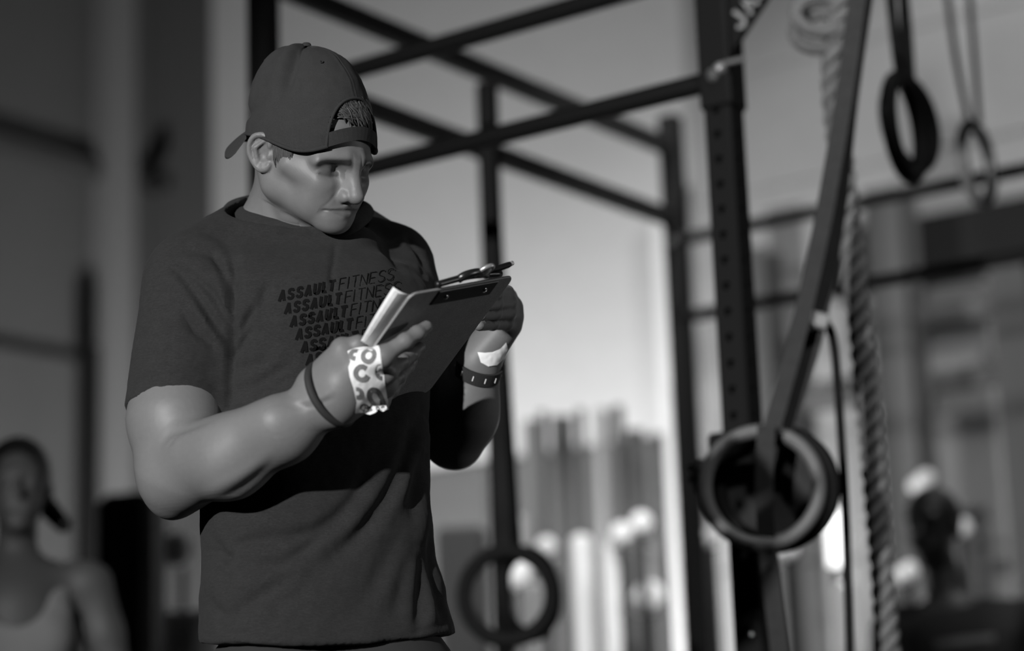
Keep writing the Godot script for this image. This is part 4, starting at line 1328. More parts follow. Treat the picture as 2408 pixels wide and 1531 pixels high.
func build_shirt() -> void:
	var f := Field.new()
	f.ovals(shirt_sections(), deg_to_rad(22.0), 0.04)
	f.rod(P(655, 548, -0.02), P(480, 658, 0.045), 0.055, 0.060, 0.06)
	f.rod(P(775, 550, -0.05), P(905, 622, -0.085), 0.05, 0.056, 0.06)
	f.rod(P(600, 710, 0.065), P(700, 730, 0.075), 0.055, 0.055, 0.08)             # chest
	f.rod(P(860, 710, 0.04), P(900, 745, 0.015), 0.055, 0.055, 0.08)
	f.rod(P(612, 533, -0.01), P(500, 612, 0.025), 0.043, 0.05, 0.05)
	f.rod(P(655, 588, 0.028), P(800, 592, 0.02), 0.042, 0.042, 0.05)
	f.sleeve(P(448, 668, 0.055), P(417, 968, 0.083), 0.068, 0.0725, P(408, 1020, 0.094) - P(420, 900, 0.08), 0.035)
	f.sleeve(P(922, 632, -0.09), P(985, 850, -0.06), 0.060, 0.066, P(985, 850, -0.06) - P(922, 632, -0.09), 0.035)
	f.oval(P(706, 498, 0.025), Vector3(0.106, 0.040, 0.105), 0.006, 1)
	var v := PackedVector3Array()
	var ix := PackedInt32Array()
	f.mesh(Vector3(-0.58, 0.955, -0.2), Vector3(-0.07, 1.62, 0.215), 0.0039, v, ix)
	var folds := fold_segments([
		# drape from the far armpit round to the near hip
		[[[1000, 985], [976, 1030], [947, 1114], [893, 1205], [844, 1263], [790, 1305]], 0.0110, -0.0130],
		[[[1000, 1010], [985, 1060], [962, 1130], [915, 1215]], 0.0120, 0.0087],
		[[[965, 1020], [935, 1110], [880, 1195], [820, 1255]], 0.0140, 0.0058],
		[[[860, 1130], [827, 1184], [770, 1234], [704, 1263], [592, 1267]], 0.0090, -0.0072],
		[[[547, 1285], [605, 1277], [665, 1287]], 0.0060, -0.0043],
		[[[540, 1310], [601, 1329], [671, 1325], [745, 1275], [820, 1215]], 0.0080, -0.0058],
		[[[1001, 1065], [988, 1130], [978, 1210]], 0.0120, -0.0116],
		[[[1012, 1090], [998, 1200], [992, 1290]], 0.0100, 0.0058],
		[[[1004, 1300], [1000, 1380], [990, 1470]], 0.0090, -0.0101],
		[[[1016, 1260], [1028, 1360], [1043, 1450]], 0.0060, -0.0101],
		[[[1010, 1400], [1020, 1470]], 0.0100, 0.0058],
		[[[940, 1270], [905, 1340], [850, 1410]], 0.0130, -0.0058],
		[[[980, 1290], [950, 1380], [930, 1440]], 0.0120, -0.0058],
		[[[690, 1350], [640, 1380], [576, 1419], [522, 1452]], 0.0100, -0.0072],
		[[[800, 1300], [720, 1370], [640, 1430]], 0.0140, -0.0043],
		[[[500, 1270], [535, 1310], [541, 1300]], 0.0060, -0.0058],
		[[[485, 1290], [515, 1305], [545, 1330]], 0.0060, -0.0058],
		[[[480, 1400], [510, 1425], [530, 1438]], 0.0070, -0.0058],
		[[[500, 1330], [525, 1350], [540, 1360]], 0.0060, -0.0043],
		# near sleeve, gathered into the armpit
		[[[398, 625], [443, 669], [492, 741], [530, 800], [548, 842]], 0.0055, -0.0109],
		[[[415, 628], [463, 662], [509, 708], [541, 770], [550, 830]], 0.0055, -0.0094],
		[[[455, 700], [490, 765], [530, 820]], 0.0070, 0.0058],
		[[[505, 600], [528, 643], [550, 712]], 0.0050, -0.0087],
		[[[548, 610], [561, 650], [563, 725]], 0.0070, -0.0109],
		[[[440, 745], [470, 790], [520, 825]], 0.0060, -0.0058],
		[[[525, 690], [543, 750], [550, 800]], 0.0050, 0.0058],
		[[[395, 610], [440, 590], [500, 605], [540, 640]], 0.0100, -0.0058],
		[[[470, 535], [520, 560], [560, 610]], 0.0100, -0.0043],
		[[[551, 849], [570, 820], [597, 787]], 0.0055, -0.0116],
		[[[567, 800], [590, 765], [607, 738]], 0.0055, -0.0087],
		[[[623, 750], [628, 712], [640, 686]], 0.0070, -0.0058],
		[[[548, 640], [552, 720], [551, 800], [549, 880], [547, 960]], 0.0060, -0.0116],
		[[[340, 855], [400, 868], [470, 880], [510, 882]], 0.0080, -0.0036],
		[[[350, 880], [420, 873], [480, 884]], 0.0060, 0.0029],
		[[[306, 925], [350, 905], [420, 898], [490, 908], [528, 925]], 0.0018, -0.0023],
		# across the chest
		[[[558, 881], [600, 872], [645, 857]], 0.0080, -0.0043],
		[[[558, 932], [610, 915], [656, 891], [690, 868]], 0.0090, -0.0058],
		[[[600, 950], [650, 925], [700, 895]], 0.0080, -0.0043],
		[[[783, 556], [786, 600], [784, 650], [790, 720]], 0.0040, -0.0043],
		[[[905, 585], [925, 610], [950, 650]], 0.0060, -0.0043],
		[[[955, 540], [985, 590], [1003, 650]], 0.0050, -0.0072],
		[[[965, 560], [995, 620], [1008, 670]], 0.0040, 0.0043],
		# hem
		[[[470, 1470], [560, 1492], [760, 1494], [900, 1488], [1062, 1462]], 0.0016, -0.0020],
		[[[470, 1477], [560, 1499], [760, 1501], [900, 1495], [1062, 1469]], 0.0016, -0.0017],
		[[[520, 1230], [540, 1290], [537, 1380], [533, 1450]], 0.0020, -0.0017],
	], 0.1)
	var n := normals_of(v, ix)
	var wave := FastNoiseLite.new()
	wave.seed = 3
	wave.frequency = 14.0
	for i in v.size():
		var h := wave.get_noise_3dv(v[i]) * 0.0022
		if n[i].z > -0.15:
			h += fold_height(v[i], folds) * smoothstep(-0.15, 0.25, n[i].z)
		v[i] += n[i] * h
		# the hem hangs a little lower in front
		var low := 1.0 - smoothstep(0.97, 1.1, v[i].y)
		if low > 0.0:
			v[i].y -= low * (0.006 + 0.014 * (1.0 - pow((v[i].x + 0.27) / 0.18, 2.0))) * smoothstep(-0.05, 0.1, v[i].z)
	solid(smooth_mesh(v, ix), M.shirt, "t_shirt", man)
	var shirt: Node3D = man.get_node("t_shirt")
	# ribbed collar
	var ring := []
	var surf: Callable = skin_front
	for p in [[725, 547, 0.06, 1], [660, 535, 0.06, 1], [600, 519, 0.03, 1], [562, 501, 0.0, 1], [544, 483, -0.04, 0], [640, 462, -0.085, 0], [750, 462, -0.095, 0], [850, 483, -0.07, 0], [862, 497, -0.03, 0], [832, 525, 0.02, 1], [785, 541, 0.05, 1]]:
		var q := P(p[0], p[1], p[2])
		if p[3] == 1:
			for k in 4:
				var z: float = surf.call(q).z
				q = P(p[0], p[1], z if z > -0.5 else p[2])
		ring.append(q)
	ring = spline(ring, 6, true)
	solid(tube(ring, [0.0125], 12, true, 0.55, Vector3(0.2, 0.4, 1.0)), M.shirt, "collar", shirt)
	print_chest(v, n, shirt)


# height of a surface's front over the man's x-y plane, as a function that lays a point on it
func drape(v: PackedVector3Array, n: PackedVector3Array, lo: Vector2, hi: Vector2, step: float, lift: float, highest := false) -> Callable:
	var x0 := lo.x
	var y0 := lo.y
	var w := int((hi.x - lo.x) / step) + 2
	var h := int((hi.y - lo.y) / step) + 2
	var top := PackedFloat32Array()
	top.resize(w * h)
	top.fill(-1.0)
	var sum := PackedFloat32Array()
	sum.resize(w * h)
	var peak := top.duplicate()
	var hits := PackedInt32Array()
	hits.resize(w * h)
	for i in v.size():
		if n[i].z < 0.02:
			continue
		var gx := int((v[i].x - x0) / step + 0.5)
		var gy := int((v[i].y - y0) / step + 0.5)
		if gx >= 0 and gy >= 0 and gx < w and gy < h:
			sum[gy * w + gx] += v[i].z
			peak[gy * w + gx] = maxf(peak[gy * w + gx], v[i].z)
			hits[gy * w + gx] += 1
	for i in w * h:
		if hits[i] > 0:
			top[i] = peak[i] if highest else sum[i] / hits[i]
	for pass_ in 3:
		for gy in h:
			for gx in w:
				if top[gy * w + gx] < -0.5:
					for d in [[1, 0], [-1, 0], [0, 1], [0, -1]]:
						var ax: int = clampi(gx + d[0], 0, w - 1)
						var ay: int = clampi(gy + d[1], 0, h - 1)
						if top[ay * w + ax] > -0.5:
							top[gy * w + gx] = top[ay * w + ax]
							break
	return func(p: Vector3) -> Vector3:
		var fx := clampf((p.x - x0) / step, 0.0, w - 1.01)
		var fy := clampf((p.y - y0) / step, 0.0, h - 1.01)
		var ix := int(fx)
		var iy := int(fy)
		fx -= ix
		fy -= iy
		var z := lerpf(lerpf(top[iy * w + ix], top[iy * w + ix + 1], fx), lerpf(top[(iy + 1) * w + ix], top[(iy + 1) * w + ix + 1], fx), fy)
		return Vector3(p.x, p.y, z + lift)


# the lettering is draped over the cloth: the height of the shirt's front is sampled and every stroke follows it
func print_chest(v: PackedVector3Array, n: PackedVector3Array, shirt: Node3D) -> void:
	var surf := drape(v, n, Vector2(-0.36, 1.34), Vector2(-0.10, 1.52), 0.0036, 0.0010, true)
	for row in 8:
		var st := SurfaceTool.new()
		st.begin(Mesh.PRIMITIVE_TRIANGLES)
		var ox := 653.0 + row * 14.2 - row * row * 0.25
		var oy := 711.0 + row * 30.2
		var hgt := 29.0
		var pen := 0.0
		var text := "ASSAULTFITNESS"
		for ci in text.length():
			var bold := ci < 7
			var adv := 20.4 if bold else 20.8
			var gw := 17.5 if bold else 15.0
			if text[ci] == "I":
				gw = 0.0
				adv = 9.0
			if text[ci] == "L":
				gw = 14.0
				adv = 15.0
			if ci == 7:
				pen += 4.0
			var thick := 6.6 if bold else 2.0
			for stroke in glyph(text[ci]):
				var pts := []
				for g in stroke:
					var u: float = pen + (g.x * (gw - (thick if bold else 0.0)) + (thick / 2.0 if bold else 1.5))
					var t: float = g.y * (hgt - thick) + thick / 2.0
					# baseline climbs to the right, letters lean with it
					var q: Vector3 = P(ox + u + t * 0.14, oy - u * 0.195 - t, 0.11)
					for k in 2:
						q = P(ox + u + t * 0.14, oy - u * 0.195 - t, surf.call(q).z)
					pts.append(Vector2(q.x, q.y))
				ribbon(st, pts, thick / 1628.0, surf)
			pen += adv
		var o := solid(st.commit(), M.print_ink, "chest_lettering", shirt)
		o.set_meta("label", "printed line reading ASSAULT FITNESS")


func glyph(c: String) -> Array:
	var V := func(x: float, y: float) -> Vector2: return Vector2(x, y)
	match c:
		"A": return [[V.call(0.0, 0.0), V.call(0.5, 1.0)], [V.call(0.5, 1.0), V.call(1.0, 0.0)], [V.call(0.2, 0.3), V.call(0.8, 0.3)]]
		"U": return [[V.call(0, 1), V.call(0, 0.3), V.call(0.1, 0.1), V.call(0.3, 0), V.call(0.7, 0), V.call(0.9, 0.1), V.call(1, 0.3), V.call(1, 1)]]
		"L": return [[V.call(0, 1), V.call(0, 0), V.call(0.85, 0)]]
		"T": return [[V.call(0, 1), V.call(1, 1)], [V.call(0.5, 1), V.call(0.5, 0)]]
		"F": return [[V.call(0, 0), V.call(0, 1), V.call(0.9, 1)], [V.call(0, 0.52), V.call(0.8, 0.52)]]
		"I": return [[V.call(0, 0), V.call(0, 1)]]
		"N": return [[V.call(0, 0), V.call(0, 1), V.call(1, 0), V.call(1, 1)]]
		"E": return [[V.call(0.9, 1), V.call(0, 1), V.call(0, 0), V.call(0.9, 0)], [V.call(0, 0.52), V.call(0.8, 0.52)]]
		"J": return [[V.call(0.8, 1), V.call(0.8, 0.25), V.call(0.6, 0), V.call(0.25, 0), V.call(0.0, 0.25)]]
		"V": return [[V.call(0, 1), V.call(0.5, 0), V.call(1, 1)]]
		"W": return [[V.call(0, 1), V.call(0.25, 0), V.call(0.5, 0.8), V.call(0.75, 0), V.call(1, 1)]]
		_: return [[V.call(0.95, 0.84), V.call(0.8, 0.97), V.call(0.5, 1), V.call(0.2, 0.96), V.call(0.04, 0.8), V.call(0.1, 0.62), V.call(0.5, 0.51), V.call(0.9, 0.4), V.call(0.98, 0.2), V.call(0.8, 0.04), V.call(0.5, 0), V.call(0.2, 0.03), V.call(0.03, 0.16)]]


func ribbon(st: SurfaceTool, pts: Array, width: float, surf: Callable) -> void:
	var fine := []
	for i in pts.size() - 1:
		var n := maxi(1, int((pts[i + 1] - pts[i]).length() / 0.0025))
		for k in n:
			fine.append(pts[i].lerp(pts[i + 1], float(k) / n))
	fine.append(pts[-1])
	var l := []
	var r := []
	for i in fine.size():
		var t: Vector2 = (fine[mini(i + 1, fine.size() - 1)] - fine[maxi(i - 1, 0)]).normalized()
		var s := Vector2(-t.y, t.x) * width / 2.0
		var c: Vector2 = fine[i]
		if i == 0:
			c -= t * width * 0.3
		if i == fine.size() - 1:
			c += t * width * 0.3
		l.append(surf.call(Vector3(c.x + s.x, c.y + s.y, 0)))
		r.append(surf.call(Vector3(c.x - s.x, c.y - s.y, 0)))
	for i in fine.size() - 1:
		quad(st, l[i], l[i + 1], r[i + 1], r[i], Vector3.BACK)


# ---------------------------------------------------------------- cap
func cap_frame() -> Transform3D:
	var lean := deg_to_rad(18.0)
	var f := HEAD.basis.x
	var u := HEAD.basis.y
	return Transform3D(Basis(f * cos(lean) + u * sin(lean), u * cos(lean) - f * sin(lean), HEAD.basis.z), HEAD * Vector3(-0.006, 0.0255, 0))


func cap_point(az: float, phi: float, puff := 0.0) -> Vector3:
	# az 0 is over the face (the gap of the backwards cap), phi 0 the rim, 90 the button
	var c := pow(maxf(cos(phi), 0.0), 0.72)
	var rx := 0.107 if cos(az) > 0.0 else 0.106
	var y := 0.131 * pow(sin(phi), 1.08) - rim_dip(acos(clampf(cos(az), -1.0, 1.0))) * (1.0 - sin(phi))
	return Vector3(cos(az) * (rx + puff) * c - 0.016 * sin(phi) * sin(phi), y + puff * sin(phi), sin(az) * (0.0835 + puff) * c)


func build_cap() -> void:
	var xf := cap_frame()
	var v := PackedVector3Array()
	var ix := PackedInt32Array()
	var na := 216
	var np := 64
	var dent := FastNoiseLite.new()
	dent.seed = 21
	dent.frequency = 9.0
	var ok := PackedByteArray()
	for j in np + 1:
		var phi := PI / 2.0 * j / np
		for i in na:
			var az := TAU * i / na
			var p := cap_point(az, phi)
			# six panels: a stitched seam at every 60 degrees, cloth slightly fuller between
			var s := fposmod(az + PI / 6.0, PI / 3.0) - PI / 6.0
			var across := absf(s) * Vector2(p.x, p.z).length()
			var bump := 0.0012 * exp(-pow(across / 0.004, 2.0)) - 0.0016 * exp(-pow(across / 0.0012, 2.0))
			bump += dent.get_noise_3dv(p * 1.0) * 0.004 * smoothstep(0.02, 0.05, p.y)
			# crease running down the near side from the button
			bump -= 0.0085 * exp(-pow((az - 1.02 - 0.25 * cos(phi)) * Vector2(p.x, p.z).length() / 0.008, 2.0)) * smoothstep(0.35, 0.8, phi)
			bump += 0.006 * exp(-pow((az - 1.28 - 0.25 * cos(phi)) * Vector2(p.x, p.z).length() / 0.011, 2.0)) * smoothstep(0.3, 0.7, phi)
			bump -= 0.006 * exp(-pow((p.y - 0.05 - 0.02 * sin(az * 2.0)) / 0.008, 2.0)) * smoothstep(1.6, 2.2, az) * smoothstep(3.1, 2.6, az)
			# sweatband line
			bump -= 0.0008 * exp(-pow((p.y - 0.024) / 0.0012, 2.0))
			v.append(p + p.normalized() * bump)
	for i in na * (np + 1):
		var p := v[i]
		ok.append(1 if not (p.x > 0.0 and in_gap(p)) else 0)
	for j in np:
		for i in na:
			var a := j * na + i
			var b := j * na + (i + 1) % na
			var c := a + na
			var d := b + na
			if ok[a] + ok[b] + ok[c] + ok[d] < 3:
				continue
			ix.append_array([a, b, c, b, d, c])
	var inner := v.size()
	for i in inner:
		v.append(v[i] * 0.985 + Vector3(0, 0.0005, 0))
	for t in range(0, ix.size(), 3):
		ix.append_array([ix[t] + inner, ix[t + 2] + inner, ix[t + 1] + inner])
	var cap := solid(smooth_mesh(v, ix), M.cap, "cap", man, xf)
	# bound edge of the gap
	var edge := []
	for k in 41:
		var t := float(k) / 40.0
		var w := lerpf(-1.0, 1.0, t)
		edge.append(gap_edge(w))
	solid(tube(edge, [0.0022], 8), M.cap, "piping", cap)
	# rim
	var rim := []
	for k in 97:
		var az := lerpf(0.57, TAU - 0.57, k / 96.0)
		rim.append(cap_point(az, 0.0) * 0.997 + Vector3(0, 0.001, 0))
	solid(tube(rim, [0.0026], 8), M.cap, "rim", cap)
	# closing strap across the gap
	var sp := []
	var sa := []
	for k in 17:
		var az := lerpf(-0.66, 0.66, k / 16.0)
		sp.append(cap_point(az, 0.0) * 0.994 + Vector3(0, 0.010, 0))
		sa.append(Vector3.UP)
	solid(band(sp, sa, 0.019, 0.002), M.cap, "closing_strap", cap)
	# button
	solid(lathe([Vector2(0.0001, 0.0035), Vector2(0.004, 0.003), Vector2(0.0065, 0.001), Vector2(0.0072, -0.002)], 18), M.cap, "button", cap, Transform3D(Basis(), Vector3(-0.016, 0.1315, 0)))
	# eyelets
	for az in [0.52 + 1.05 * 0, 1.57, 2.6]:
		var p := cap_point(az, 0.98)
		var d := p.normalized()
		solid(tube(circle(p + d * 0.001, d, 0.0024, 14), [0.0009], 6, true), M.cap_dark, "eyelet", cap)
	# brim, bent down behind the neck
	var bv := PackedVector3Array()
	var bi := PackedInt32Array()
	var nu := 40
	var nw := 14
	for layer in 2:
		for j in nw + 1:
			for i in nu + 1:
				var u := lerpf(-1.0, 1.0, float(i) / nu)
				var az := PI + u * 0.98
				var p := cap_point(az, 0.0)
				var reach := 0.052 * sqrt(maxf(1.0 - pow(absf(u), 2.6), 0.0)) * j / nw
				var o := Vector3(cos(az) * 0.7 - 0.3, 0, sin(az) * 0.55).normalized()
				var drop := 0.15 + 1.15 * u * u
				bv.append(p + o * reach * 0.8 + Vector3(0, -reach * drop - reach * reach * 4.0 + 0.010 - 0.013 * u * u - 0.003 * layer, 0))
	var per := (nu + 1) * (nw + 1)
	for layer in 2:
		for j in nw:
			for i in nu:
				var a := layer * per + j * (nu + 1) + i
				var q := [a, a + 1, a + nu + 1, a + 1, a + nu + 2, a + nu + 1]
				if layer == 0:
					q = [a, a + nu + 1, a + 1, a + 1, a + nu + 1, a + nu + 2]
				bi.append_array(q)
	for i in nu:
		var a := nw * (nu + 1) + i
		bi.append_array([a, a + per, a + 1, a + 1, a + per, a + per + 1])
	solid(smooth_mesh(bv, bi), M.cap, "brim", cap)


func rim_dip(a: float) -> float:
	return 0.020 * exp(-pow((a - 0.95) / 0.55, 2.0))


func in_gap(p: Vector3) -> bool:
	# arch over the forehead
	var w := absf(p.z) / 0.046
	if w >= 1.0:
		return false
	return p.y + rim_dip(atan2(absf(p.z), p.x + 0.004)) * (1.0 - p.y / 0.131) < 0.058 * sqrt(1.0 - pow(w, 2.6)) and p.y > -0.03


func gap_edge(w: float) -> Vector3:
	var z := 0.046 * sin(w * PI / 2.0)
	var y := maxf(0.058 * sqrt(maxf(1.0 - pow(absf(sin(w * PI / 2.0)), 2.6), 0.0)), 0.0)
	var phi := asin(pow(clampf(y / 0.131, 0.0, 1.0), 1.0 / 1.08))
	var c := pow(maxf(cos(phi), 0.0), 0.72)
	var s := clampf(z / (0.0835 * c), -1.0, 1.0)
	return Vector3(0.107 * c * sqrt(1.0 - s * s) - 0.016 * sin(phi) * sin(phi), y - rim_dip(asin(absf(s))) * (1.0 - sin(phi)), z)


func circle(c: Vector3, n: Vector3, r: float, count: int) -> Array:
	var x := n.cross(Vector3.UP)
	if x.length() < 0.1:
		x = n.cross(Vector3.RIGHT)
	x = x.normalized()
	var y := n.cross(x).normalized()
	var out := []
	for k in count:
		var a := TAU * k / count
		out.append(c + x * cos(a) * r + y * sin(a) * r)
	return out


# ---------------------------------------------------------------- hair
func build_hair() -> void:
	var v := PackedVector3Array()
	var ix := PackedInt32Array()
	var r := RandomNumberGenerator.new()
	r.seed = 5
	# locks behind the gap of the cap, swept across the forehead
	var cf := cap_frame()
	for k in 520:
		var az := r.randf_range(-0.5, 0.46)
		var y := r.randf_range(0.030, 0.062)
		var p := []
		var fall := r.randf_range(0.014, 0.030) * (1.0 if az < 0.1 else 0.45)
		var lift := 0.90 + r.randf() * 0.05
		for i in 7:
			var t := i / 6.0
			var a := az - t * (0.22 + 0.1 * sin(k * 1.7))
			var yy := y - fall * t * t + 0.004 * sin(t * 2.6 + k * 0.37)
			var phi := asin(pow(clampf(yy / 0.131, 0.0, 1.0), 1.0 / 1.08))
			var q := cap_point(a, phi)
			p.append(cf * Vector3(q.x * (lift + 0.025 * sin(t * PI)), yy, q.z * 0.95))
		tube_into(v, ix, p, [0.0008, 0.0013, 0.0015, 0.0015, 0.0013, 0.001, 0.0004], 5)
	# sideburns
	for s in [-1.0, 1.0]:
		for k in 170:
			var x := r.randf_range(0.004, 0.032)
			var y := r.randf_range(0.008, 0.04)
			if y < (0.034 - x) * 0.35:
				continue
			var a := Vector3(x, y, (0.0735 - 0.30 * maxf(x - 0.010, 0.0)) * s)
			var b := a + Vector3(0.003 + r.randf() * 0.003, -0.011 - r.randf() * 0.006, -0.0012 * s)
			var c := b + Vector3(0.003, -0.007, -0.002 * s)
			tube_into(v, ix, [HEAD * a, HEAD * b, HEAD * c], [0.0012, 0.001, 0.0003], 5)
	solid(smooth_mesh(v, ix), M.hair, "hair", man)


# ---------------------------------------------------------------- wrist band, hand tape, watch
# a thin patch with a given outline (pixels), laid on a surface
func patch(outline: Array, z: float, surf: Callable, step: float) -> ArrayMesh:
	var poly := PackedVector2Array()
	for p in outline:
		var q := P(p[0], p[1], z)
		poly.append(Vector2(q.x, q.y))
	var lo := poly[0]
	var hi := poly[0]
	for p in poly:
		lo = lo.min(p)
		hi = hi.max(p)
	var st := SurfaceTool.new()
	st.begin(Mesh.PRIMITIVE_TRIANGLES)
	var y := lo.y
	while y < hi.y:
		var x := lo.x
		while x < hi.x:
			var cell := PackedVector2Array([Vector2(x, y), Vector2(x + step, y), Vector2(x + step, y + step), Vector2(x, y + step)])
			for piece in Geometry2D.intersect_polygons(cell, poly):
				for k in range(1, piece.size() - 1):
					tri3(st, surf.call(Vector3(piece[0].x, piece[0].y, 0)), surf.call(Vector3(piece[k].x, piece[k].y, 0)), surf.call(Vector3(piece[k + 1].x, piece[k + 1].y, 0)), Vector3.BACK)
			x += step
		y += step
	st.index()
	st.generate_normals()
	return st.commit()


func build_tape() -> void:
	var lo := P(780, 1000, 0.25)
	var hi := P(930, 780, 0.25)
	var surf := drape(skin_points, skin_normals, Vector2(lo.x, lo.y), Vector2(hi.x, hi.y), 0.0027, 0.0006, true)
	var o := solid(patch([[818, 828], [834, 820], [850, 817], [875, 809], [890, 815], [897, 832], [899, 850], [903, 880], [905, 915], [903, 940], [907, 953], [897, 958], [886, 953], [877, 962], [866, 967], [850, 962], [833, 968], [838, 945], [832, 915], [824, 890], [821, 868], [826, 855]], 0.27, surf, 0.002), M.tape, "hand_tape", man)
	o.set_meta("label", "white tape printed with dark ringed circles on the back of the hand")
	surf = drape(skin_points, skin_normals, Vector2(lo.x, lo.y), Vector2(hi.x, hi.y), 0.0027, 0.0016, true)
	var st := SurfaceTool.new()
	st.begin(Mesh.PRIMITIVE_TRIANGLES)
	for c in [[870, 845, 14, 0.0, TAU], [852, 882, 14, 0.9, TAU - 0.5], [880, 927, 13, 0.0, TAU], [836, 838, 10, 1.2, 4.6], [841, 926, 9, -1.6, 1.6], [896, 880, 9, 1.5, 4.7], [858, 958, 9, 0.3, 2.9], [890, 949, 6, 0.2, 3.6]]:
		var pts := []
		for k in 25:
			var a := lerpf(c[3], c[4], k / 24.0)
			var q := P(c[0] + cos(a) * c[2], c[1] - sin(a) * c[2], 0.27)
			pts.append(Vector2(q.x, q.y))
		ribbon(st, pts, 0.0062 if c[2] > 9 else 0.0048, surf)
	solid(st.commit(), M.tape_dark, "ring_print", o)
	lo = P(1110, 850, -0.02)
	hi = P(1240, 720, -0.02)
	surf = drape(skin_points, skin_normals, Vector2(lo.x, lo.y), Vector2(hi.x, hi.y), 0.003, 0.0008, true)
	o = solid(patch([[1122, 822], [1140, 824], [1158, 822], [1176, 814], [1190, 800], [1194, 812], [1184, 832], [1168, 848], [1148, 854], [1130, 846]], -0.03, surf, 0.002), M.tape, "hand_tape", man)
	o.set_meta("label", "plain white tape across the far hand")


func ring_round(c: Vector3, axis: Vector3, rx: float, ry: float, side: Vector3, count := 40) -> Array:
	axis = axis.normalized()
	var x := (side - axis * side.dot(axis)).normalized()
	var y := axis.cross(x)
	var out := []
	for k in count:
		var a := TAU * k / count
		out.append(c + x * cos(a) * rx + y * sin(a) * ry)
	return out


func build_wrist_things() -> void:
	var wr := P(778, 927, 0.236)
	var ax := P(850, 880, 0.268) - P(740, 950, 0.223)
	var bnd := ring_round(wr, ax, 0.0445, 0.0415, P(735, 880, 0.238) - P(820, 970, 0.238))
	solid(tube(bnd, [0.0055], 10, true, 0.9), M.band, "wristband", man)
	# watch strap: a dark band with pale bars set into it
	var wc := P(1122, 868, -0.085)
	var wax := P(1134, 830, -0.07) - P(1108, 912, -0.105)
	var side := P(1085, 858, -0.085) - P(1162, 878, -0.085)
	var strap := ring_round(wc, wax, 0.0345, 0.0335, side, 48)
	var across := []
	for i in 49:
		across.append(wax)
	strap.append(strap[0])
	var watch := solid(band(strap, across, 0.02, 0.004), M.band, "watch", man)
	for k in 6:
		var i := 4 + k * 4
		var p: Vector3 = strap[(i + 24) % 48]
		var d := (p - wc).normalized()
		var t := wax.normalized()
		if d.z < 0.05:
			p = strap[i]
			d = (p - wc).normalized()
		var b := Basis(d.cross(t).normalized(), t, d)
		solid(box_mesh(Vector3(0.0016, 0.008, 0.0012), 0.0003), M.paper, "pale_bar", watch, Transform3D(b, p + d * 0.0022))


# ---------------------------------------------------------------- clipboard
func make_board_frame() -> void:
	var tl := P(990, 686, 0.315)
	var tr := P(1229, 644, 0.155)
	var br := P(985, 926, 0.03)
	var x := (tr - tl).normalized()
	var y := (tr - br)
	y = (y - x * y.dot(x)).normalized()
	board_frame = Transform3D(Basis(x, y, x.cross(y)), (tl + br) / 2.0)
	set_meta("board_size", Vector2((tr - tl).length(), (tr - br).dot(y)))


